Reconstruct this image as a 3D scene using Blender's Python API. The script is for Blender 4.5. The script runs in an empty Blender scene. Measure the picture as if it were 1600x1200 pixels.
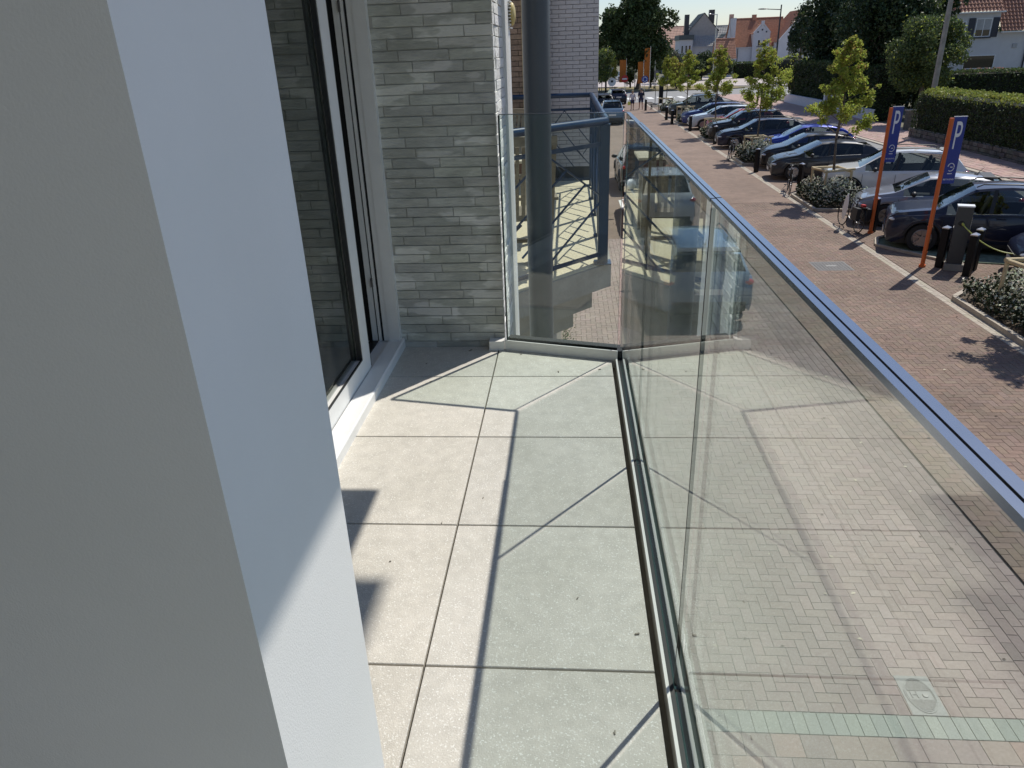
import bpy, bmesh, math, random
import numpy as np
from mathutils import Vector, Matrix, Quaternion

rng = np.random.default_rng(7)
random.seed(7)
S = bpy.context.scene
C = bpy.data.collections.new("place")
S.collection.children.link(C)
R = math.radians
PI = math.pi

# ------------------------------------------------------------------ camera
cam_d = bpy.data.cameras.new("camera")
cam = bpy.data.objects.new("camera", cam_d)
C.objects.link(cam)
cam_d.sensor_width = 36.0
cam_d.lens = 36.0 * 1128.75 / 1600.0
cam_d.clip_start = 0.02
cam_d.clip_end = 2000.0
F = Vector((-0.0792, 0.9070, -0.4138)).normalized()
Rt = Vector((0.9967, 0.0711, -0.0348))
Rt = (Rt - F * Rt.dot(F)).normalized()
U = Rt.cross(F)
M = Matrix((Rt, U, -F)).transposed().to_4x4()
M.translation = Vector((0, 0, 4.95))
cam.matrix_world = M
S.camera = cam

# ------------------------------------------------------------------ light
SUN = Vector((0.42, 0.53, 1.0)).normalized()
world = bpy.data.worlds.new("World")
S.world = world
world.use_nodes = True
nt = world.node_tree
bg = nt.nodes["Background"]
sky = nt.nodes.new("ShaderNodeTexSky")
sky.sky_type = 'NISHITA'
sky.sun_disc = False
sky.sun_elevation = math.asin(SUN.z)
sky.sun_rotation = math.atan2(SUN.x, SUN.y)
sky.air_density = 1.0
sky.dust_density = 0.35
sky.ozone_density = 3.0
tintn = nt.nodes.new("ShaderNodeMixRGB")
tintn.blend_type = 'MULTIPLY'
tintn.inputs[0].default_value = 1
tintn.inputs[2].default_value = (1.06, 1.05, 1.13, 1)
nt.links.new(sky.outputs[0], tintn.inputs[1])
nt.links.new(tintn.outputs[0], bg.inputs[0])
bg.inputs[1].default_value = 0.10
sd = bpy.data.lights.new("sun", 'SUN')
sd.energy = 4.3
sd.angle = R(0.53)
sd.color = (1.0, 0.955, 0.875)
sun = bpy.data.objects.new("sun", sd)
C.objects.link(sun)
sun.rotation_euler = SUN.to_track_quat('Z', 'Y').to_euler()
sun.location = (20, 30, 60)
S.view_settings.view_transform = 'Standard'
S.view_settings.look = 'None'
S.view_settings.gamma = 1
S.view_settings.use_curve_mapping = False
S.view_settings.exposure = 0.0
S.render.engine = 'CYCLES'
S.cycles.use_denoising = True
S.cycles.max_bounces = 8
S.cycles.transparent_max_bounces = 16
S.cycles.caustics_reflective = False
S.cycles.caustics_refractive = False
S.cycles.sample_clamp_indirect = 6.0

# ------------------------------------------------------------------ materials
def mat(name, col, rough=.6, metal=0., var=.12, scale=4., bump=0., bscale=60., tone=False,
        spec=.5, coat=0., speck=None, emit=None, detail=4., squash=None, blotch=None):
    m = bpy.data.materials.new(name)
    m.use_nodes = True
    t = m.node_tree
    b = t.nodes["Principled BSDF"]
    b.inputs["Roughness"].default_value = rough
    b.inputs["Metallic"].default_value = metal
    b.inputs["Specular IOR Level"].default_value = spec
    b.inputs["Coat Weight"].default_value = coat
    co = t.nodes.new("ShaderNodeTexCoord")
    src = co.outputs["Object"]
    if tone or speck or bump or var:
        geo = t.nodes.new("ShaderNodeNewGeometry")
        src = geo.outputs["Position"] if tone == 'world' else src
    if squash:
        mp = t.nodes.new("ShaderNodeMapping")
        mp.inputs["Scale"].default_value = squash
        t.links.new(src, mp.inputs[0])
        src = mp.outputs[0]
    out = None
    c = Vector(col)
    if var:
        n = t.nodes.new("ShaderNodeTexNoise")
        n.inputs["Scale"].default_value = scale
        n.inputs["Detail"].default_value = detail
        n.inputs["Roughness"].default_value = .62
        t.links.new(src, n.inputs["Vector"])
        r = t.nodes.new("ShaderNodeValToRGB")
        r.color_ramp.elements[0].position = .3
        r.color_ramp.elements[1].position = .7
        r.color_ramp.elements[0].color = (*(c * (1 - var)), 1)
        r.color_ramp.elements[1].color = (*[min(1, x * (1 + var)) for x in c], 1)
        t.links.new(n.outputs[0], r.inputs[0])
        out = r.outputs[0]
    else:
        rgb = t.nodes.new("ShaderNodeRGB")
        rgb.outputs[0].default_value = (*c, 1)
        out = rgb.outputs[0]
    if speck:
        sc, thr, scol = speck
        n2 = t.nodes.new("ShaderNodeTexNoise")
        n2.inputs["Scale"].default_value = sc
        n2.inputs["Detail"].default_value = 3
        t.links.new(src, n2.inputs["Vector"])
        r2 = t.nodes.new("ShaderNodeValToRGB")
        r2.color_ramp.elements[0].position = thr
        r2.color_ramp.elements[1].position = min(1, thr + .05)
        t.links.new(n2.outputs[0], r2.inputs[0])
        mx = t.nodes.new("ShaderNodeMixRGB")
        t.links.new(r2.outputs[0], mx.inputs[0])
        t.links.new(out, mx.inputs[1])
        mx.inputs[2].default_value = (*scol, 1)
        out = mx.outputs[0]
    if blotch:
        n4 = t.nodes.new("ShaderNodeTexNoise")
        n4.inputs["Scale"].default_value = blotch[0]
        n4.inputs["Detail"].default_value = 5
        g4 = t.nodes.new("ShaderNodeNewGeometry")
        t.links.new(g4.outputs["Position"], n4.inputs["Vector"])
        r4 = t.nodes.new("ShaderNodeValToRGB")
        r4.color_ramp.elements[0].position = .34
        r4.color_ramp.elements[1].position = .62
        k4 = 1 - blotch[1]
        r4.color_ramp.elements[0].color = (k4, k4, k4 * .985, 1)
        r4.color_ramp.elements[1].color = (1, 1, 1, 1)
        t.links.new(n4.outputs[0], r4.inputs[0])
        m4 = t.nodes.new("ShaderNodeMixRGB")
        m4.blend_type = 'MULTIPLY'
        m4.inputs[0].default_value = 1
        t.links.new(out, m4.inputs[1])
        t.links.new(r4.outputs[0], m4.inputs[2])
        out = m4.outputs[0]
    if tone:
        a = t.nodes.new("ShaderNodeAttribute")
        a.attribute_name = "tone"
        mx = t.nodes.new("ShaderNodeMixRGB")
        mx.blend_type = 'MULTIPLY'
        mx.inputs[0].default_value = 1
        t.links.new(out, mx.inputs[1])
        t.links.new(a.outputs["Color"], mx.inputs[2])
        out = mx.outputs[0]
    t.links.new(out, b.inputs["Base Color"])
    if bump:
        n3 = t.nodes.new("ShaderNodeTexNoise")
        n3.inputs["Scale"].default_value = bscale
        n3.inputs["Detail"].default_value = 3
        t.links.new(src, n3.inputs["Vector"])
        bp = t.nodes.new("ShaderNodeBump")
        bp.inputs["Strength"].default_value = bump
        bp.inputs["Distance"].default_value = .01
        t.links.new(n3.outputs[0], bp.inputs["Height"])
        t.links.new(bp.outputs[0], b.inputs["Normal"])
    return m

def glass_mat(name, tint, f0=.045, gain=1.0, power=4.7, dust=0.):
    m = bpy.data.materials.new(name)
    m.use_nodes = True
    t = m.node_tree
    t.nodes.clear()
    o = t.nodes.new("ShaderNodeOutputMaterial")
    g = t.nodes.new("ShaderNodeNewGeometry")
    d = t.nodes.new("ShaderNodeVectorMath"); d.operation = 'DOT_PRODUCT'
    t.links.new(g.outputs["Normal"], d.inputs[0]); t.links.new(g.outputs["Incoming"], d.inputs[1])
    def mth(op, a, b):
        n = t.nodes.new("ShaderNodeMath"); n.operation = op; n.use_clamp = False
        for i, v in enumerate((a, b)):
            if v is None: continue
            if isinstance(v, (int, float)): n.inputs[i].default_value = v
            else: t.links.new(v, n.inputs[i])
        return n.outputs[0]
    a = mth('ABSOLUTE', d.outputs["Value"], None)
    x = mth('SUBTRACT', 1.0, a)
    p = mth('POWER', x, power)
    f = mth('MULTIPLY', p, (1 - f0) * gain)
    f = mth('ADD', f, f0)
    f = mth('MINIMUM', f, .97)
    tr = t.nodes.new("ShaderNodeBsdfTransparent"); tr.inputs[0].default_value = (*tint, 1)
    gl = t.nodes.new("ShaderNodeBsdfGlossy"); gl.inputs["Roughness"].default_value = 0.0
    gl.inputs[0].default_value = (.97, .99, .98, 1)
    mx = t.nodes.new("ShaderNodeMixShader")
    t.links.new(f, mx.inputs[0]); t.links.new(tr.outputs[0], mx.inputs[1]); t.links.new(gl.outputs[0], mx.inputs[2])
    out = mx.outputs[0]
    if dust:
        df = t.nodes.new("ShaderNodeBsdfDiffuse"); df.inputs[0].default_value = (.6, .6, .57, 1)
        nz = t.nodes.new("ShaderNodeTexNoise"); nz.inputs["Scale"].default_value = 5; nz.inputs["Detail"].default_value = 9
        t.links.new(g.outputs["Position"], nz.inputs["Vector"])
        k = mth('SUBTRACT', nz.outputs[0], .42); k = mth('MAXIMUM', k, 0.0); k = mth('MULTIPLY', k, dust)
        m2 = t.nodes.new("ShaderNodeMixShader")
        t.links.new(k, m2.inputs[0]); t.links.new(out, m2.inputs[1]); t.links.new(df.outputs[0], m2.inputs[2])
        out = m2.outputs[0]
    t.links.new(out, o.inputs[0])
    return m

# ------------------------------------------------------------------ mesh builder
class MB:
    def __init__(s): s.v = []; s.f = []; s.m = []
    def add(s, vs, fs, mi=0):
        o = len(s.v); s.v += [tuple(x) for x in vs]
        for f in fs: s.f.append(tuple(i + o for i in f)); s.m.append(mi)
        return s
    def box(s, x0, x1, y0, y1, z0, z1, mi=0, mtx=None):
        v = [(x, y, z) for x in (x0, x1) for y in (y0, y1) for z in (z0, z1)]
        if mtx is not None: v = [mtx @ Vector(p) for p in v]
        return s.add(v, [(0, 1, 3, 2), (4, 6, 7, 5), (0, 4, 5, 1), (2, 3, 7, 6), (0, 2, 6, 4), (1, 5, 7, 3)], mi)
    def bar(s, a, b, w, h, mi=0, up=(0, 0, 1)):
        a = Vector(a); b = Vector(b); d = b - a; L = d.length; d.normalize()
        u = Vector(up); r = d.cross(u)
        if r.length < 1e-4: r = d.cross(Vector((1, 0, 0)))
        r.normalize(); u = r.cross(d)
        mt = Matrix((r, d, u)).transposed().to_4x4(); mt.translation = a
        return s.box(-w / 2, w / 2, 0, L, -h / 2, h / 2, mi, mt)
    def prism(s, poly, z0, z1, mi=0):
        n = len(poly)
        v = [(x, y, z0) for x, y in poly] + [(x, y, z1) for x, y in poly]
        return s.add(v, [tuple(range(n - 1, -1, -1)), tuple(range(n, 2 * n))] + [(i, (i + 1) % n, n + (i + 1) % n, n + i) for i in range(n)], mi)
    def prof(s, poly, axis_a, axis_b, a, b, mi=0):
        # polygon in (u,w) extruded from a to b ; axis fns map (u,w,t)->xyz
        n = len(poly)
        v = [axis_a(u, w, a) for u, w in poly] + [axis_a(u, w, b) for u, w in poly]
        return s.add(v, [tuple(range(n)), tuple(range(2 * n - 1, n - 1, -1))] + [(i, n + i, n + (i + 1) % n, (i + 1) % n) for i in range(n)], mi)
    def tube(s, pts, rad, n=10, mi=0, cap=True):
        pts = [Vector(p) for p in pts]
        if isinstance(rad, (int, float)): rad = [rad] * len(pts)
        rings = []
        o = len(s.v)
        for i, p in enumerate(pts):
            d = (pts[min(i + 1, len(pts) - 1)] - pts[max(i - 1, 0)]).normalized()
            r = d.cross(Vector((0, 0, 1)))
            if r.length < 1e-3: r = Vector((1, 0, 0))
            r.normalize(); u = r.cross(d)
            for k in range(n):
                a = 2 * PI * k / n
                s.v.append(tuple(p + (r * math.cos(a) + u * math.sin(a)) * rad[i]))
        for i in range(len(pts) - 1):
            for k in range(n):
                k2 = (k + 1) % n
                s.f.append((o + i * n + k, o + i * n + k2, o + (i + 1) * n + k2, o + (i + 1) * n + k)); s.m.append(mi)
        if cap:
            s.f.append(tuple(o + k for k in range(n - 1, -1, -1))); s.m.append(mi)
            q = o + (len(pts) - 1) * n
            s.f.append(tuple(q + k for k in range(n))); s.m.append(mi)
        return s
    def lathe(s, prof, n=20, mi=0, mtx=None):
        o = len(s.v); m_ = mtx or Matrix()
        for r, z in prof:
            for k in range(n):
                a = 2 * PI * k / n
                s.v.append(tuple(m_ @ Vector((r * math.cos(a), r * math.sin(a), z))))
        for i in range(len(prof) - 1):
            for k in range(n):
                k2 = (k + 1) % n
                s.f.append((o + i * n + k, o + i * n + k2, o + (i + 1) * n + k2, o + (i + 1) * n + k)); s.m.append(mi)
        return s
    def ell(s, c, r, n=12, k=8, mi=0, mtx=None):
        pr = []
        t = Matrix.Translation(c) @ Matrix.Diagonal((r[0], r[1], r[2], 1))
        if mtx is not None: t = mtx @ t
        for i in range(k + 1):
            a = -PI / 2 + PI * i / k
            pr.append((max(1e-4, math.cos(a)), math.sin(a)))
        return s.lathe(pr, n, mi, t)
    def build(s, name, mats, parent=None, smooth=False, local=False, sharp=35):
        me = bpy.data.meshes.new(name)
        vs = s.v
        if parent is not None and not local:
            l = root_loc(parent)
            vs = [(x - l[0], y - l[1], z - l[2]) for x, y, z in vs]
        me.from_pydata(vs, [], s.f)
        if not isinstance(mats, (list, tuple)): mats = [mats]
        for m in mats: me.materials.append(m)
        if len(mats) > 1: me.polygons.foreach_set("material_index", s.m)
        me.update()
        bm = bmesh.new(); bm.from_mesh(me); bmesh.ops.recalc_face_normals(bm, faces=bm.faces); bm.to_mesh(me); bm.free()
        if smooth:
            me.polygons.foreach_set("use_smooth", [True] * len(me.polygons))
            me.set_sharp_from_angle(angle=R(sharp))
        o = bpy.data.objects.new(name, me); C.objects.link(o)
        if parent is not None: o.parent = parent
        return o

def root_loc(o):
    l = Vector((0, 0, 0))
    while o is not None:
        l += o.location; o = o.parent
    return l

def tag(o, label=None, cat=None, group=None, kind=None):
    if label: o["label"] = label
    if cat: o["category"] = cat
    if group: o["group"] = group
    if kind: o["kind"] = kind
    return o
def thing(name, loc, label, cat, group=None, rz=0.):
    o = bpy.data.objects.new(name, None); C.objects.link(o)
    o.location = loc; o.rotation_euler = (0, 0, rz); o.empty_display_size = .2
    return tag(o, label, cat, group)
def struct(o): o["kind"] = "structure"; return o
def stuff(o): o["kind"] = "stuff"; return o
KIDS = {}
def copy_tree(o, parent=None):
    c = o.copy(); C.objects.link(c)
    if parent is not None: c.parent = parent
    for ch in list(o.children): copy_tree(ch, c)
    return c

def fast_mesh(name, verts, quads, mats, midx=None, tone=None, smooth=False):
    me = bpy.data.meshes.new(name)
    nv, nf = len(verts), len(quads)
    me.vertices.add(nv); me.vertices.foreach_set("co", np.asarray(verts, dtype=np.float32).ravel())
    me.loops.add(nf * 4); me.loops.foreach_set("vertex_index", np.asarray(quads, dtype=np.int32).ravel())
    me.polygons.add(nf)
    me.polygons.foreach_set("loop_start", np.arange(0, nf * 4, 4, dtype=np.int32))
    me.polygons.foreach_set("loop_total", np.full(nf, 4, dtype=np.int32))
    for m in (mats if isinstance(mats, (list, tuple)) else [mats]): me.materials.append(m)
    if midx is not None: me.polygons.foreach_set("material_index", np.asarray(midx, dtype=np.int32))
    me.update(calc_edges=True)
    if tone is not None:
        a = me.attributes.new("tone", 'FLOAT_COLOR', 'FACE')
        t = np.ones((nf, 4), dtype=np.float32); t[:, :3] = tone
        a.data.foreach_set("color", t.ravel())
    me.validate()
    if not smooth: me.shade_flat()
    return me
def link(name, me, parent=None, loc=(0, 0, 0)):
    o = bpy.data.objects.new(name, me); C.objects.link(o); o.location = loc
    if parent is not None: o.parent = parent
    return o

def leaf_quads(P, size, rg, flat=.0, jitter=.35, outward=None):
    n = len(P)
    a = rg.normal(size=(n, 3)); 
    if outward is not None: a = a * .8 + outward * 1.1
    a[:, 2] += flat
    a /= np.linalg.norm(a, axis=1)[:, None]
    b = rg.normal(size=(n, 3)); u = np.cross(a, b); u /= np.linalg.norm(u, axis=1)[:, None]
    v = np.cross(a, u)
    s = size * (1 + jitter * rg.uniform(-1, 1, n))[:, None]
    fold = a * s * .22
    V = np.stack([P - u * s * .5, P - v * s * .36 + fold, P + u * s * .55, P + v * s * .36 + fold], 1).reshape(-1, 3)
    Q = np.arange(4 * n).reshape(n, 4)
    return V, Q
def leaf_obj(name, P, size, mats, rg, parent=None, loc=(0, 0, 0), flat=0., midx=None, outward=None):
    V, Q = leaf_quads(np.asarray(P), size, rg, flat, outward=outward)
    n = len(P)
    t = rg.uniform(.72, 1.22, n)[:, None] * np.array([1, 1, 1.0]) * (1 + rg.uniform(-.1, .1, (n, 3)))
    me = fast_mesh(name, V, Q, mats, midx, t)
    return link(name, me, parent, loc)

def text_mesh(body, size, depth=.002):
    cu = bpy.data.curves.new("lettering", 'FONT')
    cu.body = body; cu.size = size; cu.align_x = 'CENTER'; cu.align_y = 'CENTER'; cu.extrude = depth; cu.resolution_u = 4
    o = bpy.data.objects.new("lettering", cu); C.objects.link(o)
    dg = bpy.context.evaluated_depsgraph_get()
    me = bpy.data.meshes.new_from_object(o.evaluated_get(dg))
    bpy.data.objects.remove(o); bpy.data.curves.remove(cu)
    return me
# ------------------------------------------------------------------ material set
def pale_tile(name, c):
    return mat(name, c, rough=.62, var=.10, scale=22., detail=12, bump=.22, bscale=260, tone=True, speck=(210, .60, (.80, .79, .74)), blotch=(3.2, .10))
m_tile = pale_tile("limestone_tile", (.60, .57, .51))
m_mortar = mat("shadow_gap_bed", (.035, .03, .028), .9)
m_alu = mat("pale_powder_aluminium", (.78, .77, .73), .42, var=.03, scale=20)
m_alu_grey = mat("anodised_aluminium", (.46, .47, .46), .28, metal=.85, var=.05, scale=30)
m_black = mat("black_rubber", (.012, .013, .014), .55, var=0)
m_sill = mat("white_sill_paint", (.80, .80, .78), .38, var=.03, scale=8)
m_frame = mat("white_window_paint", (.80, .80, .78), .38, var=.03, scale=12, bump=.05, bscale=300)
m_pil = mat("painted_render", (.86, .86, .845), .75, var=.02, scale=3, bump=.09, bscale=420, blotch=(1.6, .035))
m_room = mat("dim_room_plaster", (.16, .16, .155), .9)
m_glass = glass_mat("balustrade_glass", (.945, .992, .974), f0=.043, power=4.7, dust=.028)
m_edge = mat("glass_edge", (.05, .12, .11), .12, var=.2, scale=30, spec=.8)
m_winglass = glass_mat("window_glass", (.62, .66, .64), f0=.16, dust=.10)
m_cap = mat("rail_cap_aluminium", (.30, .33, .38), .22, metal=.9, var=.03, scale=40)
m_brick = mat("grey_washed_brick", (.50, .51, .475), .85, var=.16, scale=22, bump=.6, bscale=70, tone=True, squash=(.4, .4, 1.3), speck=(10, .54, (.70, .705, .67)), blotch=(6, .12))
m_joint = mat("dark_brick_joint", (.46, .46, .43), .95)
m_nbrick = mat("grey_painted_brick", (.50, .485, .49), .7, var=.06, scale=20, bump=.3, bscale=90, tone=True)
m_njoint = mat("painted_wall_joint", (.20, .19, .19), .9)
m_bbrick = mat("tan_brick", (.30, .21, .15), .9, var=.3, scale=18, bump=.4, bscale=90, tone=True)
m_conc = mat("weathered_concrete", (.29, .27, .235), .9, var=.22, scale=3.5, bump=.5, bscale=40, speck=(60, .68, (.2, .19, .17)))
m_peb = mat("sandy_balcony_floor", (.62, .54, .38), .9, var=.16, scale=40, bump=.6, bscale=150)
m_col = mat("slate_column_paint", (.055, .066, .08), .38, var=.05, scale=6)
m_rail = mat("petrol_blue_rail_paint", (.008, .032, .080), .3, var=.12, scale=12)
m_wood = mat("weathered_teak", (.24, .20, .145), .7, var=.22, scale=12, squash=(1, 6, 6))
m_wood2 = mat("dark_red_teak", (.10, .035, .02), .7, var=.2, scale=12)
m_pave = mat("grey_pink_paver", (.348, .268, .238), .88, var=.12, blotch=(.9, .14), scale=28, bump=.45, bscale=260, tone=True)
m_lane = mat("red_brown_paver", (.235, .168, .130), .88, blotch=(.55, .2), var=.14, scale=22, bump=.45, bscale=240, tone=True)
m_lane_far = mat("red_brown_paving_far", (.235, .168, .130), .9, blotch=(.5, .2), var=.14, scale=3, bump=.2, bscale=30, speck=(14, .66, (.4, .31, .25)))
m_green = mat("green_granite_block", (.235, .25, .215), .8, var=.3, scale=130, tone=True, speck=(210, .57, (.42, .46, .40)))
m_bed = mat("paving_joint_sand", (.10, .085, .07), .95)
m_asph = mat("pale_asphalt", (.26, .26, .255), .9, var=.10, scale=1.2, bump=.3, bscale=120, speck=(50, .68, (.36, .36, .35)))
m_pink = mat("pink_paving", (.42, .29, .25), .9, var=.16, scale=2.5, tone=True)
m_kerb = mat("kerb_concrete", (.42, .37, .30), .85, var=.15, scale=8, tone=True)
m_grass = mat("dry_verge_grass", (.22, .18, .08), .95, var=.35, scale=.8)
m_ground = mat("open_ground", (.16, .15, .10), .95, var=.3, scale=.3)
m_soil = mat("planter_soil", (.10, .075, .05), .95, var=.3, scale=20)
m_white = mat("road_marking_paint", (.75, .75, .72), .7, var=.06, scale=5)
m_iron = mat("cast_iron", (.16, .155, .15), .55, metal=.4, var=.2, scale=30)
m_lid = mat("worn_iron_lid", (.22, .215, .20), .6, var=.15, scale=40)
m_post = mat("black_bollard_paint", (.007, .007, .008), .5, var=.1, spec=.25)
m_postcap = mat("bollard_cap_metal", (.55, .55, .56), .25, metal=.8, var=0)
m_orange = mat("orange_post_paint", (.62, .13, .025), .4, var=.06)
m_blue = mat("sign_blue", (.010, .035, .26), .35, var=.04)
m_signw = mat("sign_white", (.78, .80, .80), .4, var=0)
m_redsign = mat("sign_red", (.55, .02, .015), .4, var=0)
m_charger = mat("charger_grey", (.045, .048, .052), .4, var=.05)
m_cable = mat("yellow_green_cable", (.48, .52, .12), .5, var=0)
m_timber = mat("debarked_timber", (.52, .42, .25), .75, var=.2, scale=10, squash=(4, 4, 1))
m_bark = mat("tree_bark", (.17, .14, .11), .9, var=.3, scale=14, bump=.5, bscale=30)
def leafm(name, c, v=.25, rough=.5, tr=.25):
    m = mat(name, c, rough, var=v, scale=1.3, tone=True, spec=.35)
    t = m.node_tree; b = t.nodes["Principled BSDF"]
    lk = b.inputs["Base Color"].links[0].from_socket
    tl = t.nodes.new("ShaderNodeBsdfTranslucent"); t.links.new(lk, tl.inputs[0])
    mx = t.nodes.new("ShaderNodeMixShader"); mx.inputs[0].default_value = tr
    o = [n for n in t.nodes if n.type == 'OUTPUT_MATERIAL'][0]
    t.links.new(b.outputs[0], mx.inputs[1]); t.links.new(tl.outputs[0], mx.inputs[2]); t.links.new(mx.outputs[0], o.inputs[0])
    return m
m_leaf_y = leafm("yellow_green_maple_leaf", (.35, .40, .075), tr=.6)
m_leaf_a = leafm("autumn_tinged_leaf", (.36, .28, .08), tr=.45)
m_leaf_d = leafm("dark_broad_leaf", (.055, .085, .028))
m_leaf_c = leafm("conifer_needle_spray", (.035, .060, .026), tr=.1)
m_leaf_m = leafm("olive_green_leaf", (.11, .15, .055), tr=.3)
m_leaf_h = leafm("clipped_hedge_leaf", (.045, .07, .02), tr=.15)
m_leaf_hl = leafm("fresh_hedge_leaf", (.30, .34, .07), tr=.35)  # paler leaf used near the hedge top
m_leaf_s = leafm("shrub_leaf", (.030, .045, .020), tr=.1)
m_leaf_w = leafm("cream_variegated_leaf", (.74, .75, .60), v=.1, tr=.2)
m_flower = leafm("pink_flower_head", (.50, .30, .24), v=.2)
m_hcore = mat("hedge_dark_core", (.012, .016, .008), .95)  # near-black solid filler, blocks the view through bushes and hedges

# ------------------------------------------------------------------ ground and paving
ZB = 3.555          # balcony floor level
g = MB().box(-400, 400, -60, 900, -.30, -.06).build("ground", m_ground); struct(g)

def paver_arrays(cells, z=0., gap=.0062, th=.035, rg=rng, chamfer=.0):
    # cells: (n,4) x0,x1,y0,y1
    c = np.asarray(cells, dtype=float); n = len(c)
    x0 = c[:, 0] + gap / 2; x1 = c[:, 1] - gap / 2; y0 = c[:, 2] + gap / 2; y1 = c[:, 3] - gap / 2
    zt = z + rg.normal(0, .0006, n); tx = rg.normal(0, .0003, n); ty = rg.normal(0, .0003, n)
    V = np.zeros((n, 8, 3))
    for k, (X, Y, sx, sy) in enumerate(((x0, y0, -1, -1), (x1, y0, 1, -1), (x1, y1, 1, 1), (x0, y1, -1, 1))):
        V[:, k, 0] = X; V[:, k, 1] = Y; V[:, k, 2] = zt + tx * sx + ty * sy
        V[:, k + 4, 0] = X; V[:, k + 4, 1] = Y; V[:, k + 4, 2] = z - th
    q = np.array([[0, 1, 2, 3], [0, 4, 5, 1], [1, 5, 6, 2], [2, 6, 7, 3], [3, 7, 4, 0]])
    Q = (q[None] + 8 * np.arange(n)[:, None, None]).reshape(-1, 4)
    return V.reshape(-1, 3), Q
def tones(n, rg, a=.86, b=1.12, cv=.03, odd=.0, oddc=(1.15, .9, .8)):
    t = rg.uniform(a, b, n)[:, None] * (1 + rg.uniform(-cv, cv, (n, 3)))
    k = rg.random(n) < odd
    t[k] *= np.array(oddc)
    return t
def lay(name, parent, cells, m, nobj, score, rg, z=0., **kw):
    """the nobj cells with best score become single objects, the rest one stuff part"""
    cells = np.asarray(cells); n = len(cells)
    tn = tones(n, rg, **kw)
    lf = np.sin(cells[:, 0] * 2.3 + cells[:, 2] * .7) * np.sin(cells[:, 2] * 1.1 + 1) + .6 * np.sin(cells[:, 2] * 3.1 + cells[:, 0] * 4.3)
    tn *= (1 + .035 * lf)[:, None]
    order = np.argsort(score(cells))
    first, rest = order[:nobj], order[nobj:]
    protos = {}
    P = parent.location
    for i in first:
        x0, x1, y0, y1 = cells[i]
        key = (round(x1 - x0, 3), round(y1 - y0, 3), int(rg.integers(0, 7)))
        if key not in protos:
            hx, hy = (x1 - x0) / 2, (y1 - y0) / 2
            V, Q = paver_arrays([[-hx, hx, -hy, hy]], 0., rg=rg)
            protos[key] = fast_mesh(name, V, Q, m, None, np.repeat(tn[i][None], 5, 0))
        link(name, protos[key], parent, ((x0 + x1) / 2 - P[0], (y0 + y1) / 2 - P[1], z - P[2] + float(rg.normal(0, .0006))))
    if len(rest):
        V, Q = paver_arrays(cells[rest], z, rg=rg)
        V = V - np.array(P)
        me = fast_mesh(name + "_field", V, Q, m, None, np.repeat(tn[rest], 5, 0))
        stuff(link(name + "_field", me, parent))
def herring(x0, x1, y0, y1, w=.1, ox=0., oy=0.):
    out = []
    nx = int((x1 - x0) / w) + 2; ny = int((y1 - y0) / w) + 2
    for i in range(-2, nx):
        for j in range(-2, ny):
            k = (i - j) % 4
            if k == 0: c = (i, i + 2, j, j + 1)
            elif k == 3: c = (i, i + 1, j, j + 2)
            else: continue
            a, b, d, e = x0 + c[0] * w, x0 + c[1] * w, y0 + c[2] * w, y0 + c[3] * w
            a, b, d, e = max(a, x0), min(b, x1), max(d, y0), min(e, y1)
            if b - a > .03 and e - d > .03: out.append((a, b, d, e))
    return out

# sidewalk below the balcony
sw = struct(MB().box(-1.2, 4.49, 2.0, 75.0, -.055, -.022).build("sidewalk", m_bed))
hb = [c for c in herring(3.85 - 47 * .1005, 3.85, 4.40, 21.0, .1005)]
lay("paver", sw, hb, m_pave, 290, lambda c: np.hypot((c[:, 0] - 2.2) * 1.0, (c[:, 2] - 5.1) * .95), rng, a=.90, b=1.06, cv=.02, odd=.05, oddc=(.96, .93, .95))
bl = [(x, x + .105, 4.185, 4.397) for x in np.arange(.1, 4.4, .105)]
lay("granite_block", sw, bl, m_green, 60, lambda c: c[:, 0], rng, a=.85, b=1.12)
sq = []
for r_ in range(8):
    y1 = 4.182 - r_ * .212
    for x in np.arange(.0 + (r_ % 2) * .11, 4.4, .225): sq.append((x, x + .225, y1 - .212, y1))
lay("square_paver", sw, sq, m_pave, 110, lambda c: -c[:, 2], rng, a=.84, b=1.0, odd=.14, oddc=(1.04, .93, .88))
bd = []
for k, x in enumerate(np.arange(3.85, 4.45, .105)):
    for y in np.arange(2.5 + (k % 2) * .1, 30, .21): bd.append((x, x + .105, y, y + .21))
lay("border_paver", sw, bd, m_pave, 280, lambda c: np.abs(c[:, 2] - 6.3), rng, a=.66, b=.84, cv=.02)
swf = stuff(MB().box(-.15, 4.40, 30, 75, -.03, -.002).build("paving_far", m_lane_far, sw))
swf2 = stuff(MB().box(-.15, 3.85, 21, 30, -.03, -.003).build("paving_far", m_lane_far, sw))
# dark joint at the lane edge
# lane paving
ln = struct(MB().box(4.50, 8.6, 2.0, 82.0, -.056, -.023).build("lane", m_bed))
hl = herring(4.51, 7.72, 5.0, 26.0, .1005)
lay("lane_paver", ln, hl, m_lane, 295, lambda c: np.hypot((c[:, 0] - 5.2), (c[:, 2] - 7.6) * .8), rng, a=.88, b=1.10, cv=.035, odd=.04, oddc=(1.15, 1.12, 1.1))
stuff(MB().box(4.51, 7.72, 26.01, 82, -.03, -.001).build("lane_paving_far", m_lane_far, ln))
kb = []
for k, x in enumerate((7.72, 7.825)):
    for y in np.arange(8 + .1 * k, 82, .21): kb.append((x, x + .105, y, y + .21))
lay("edge_paver", ln, kb, m_kerb, 160, lambda c: np.abs(c[:, 2] - 13), rng, a=.8, b=1.0)

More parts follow.
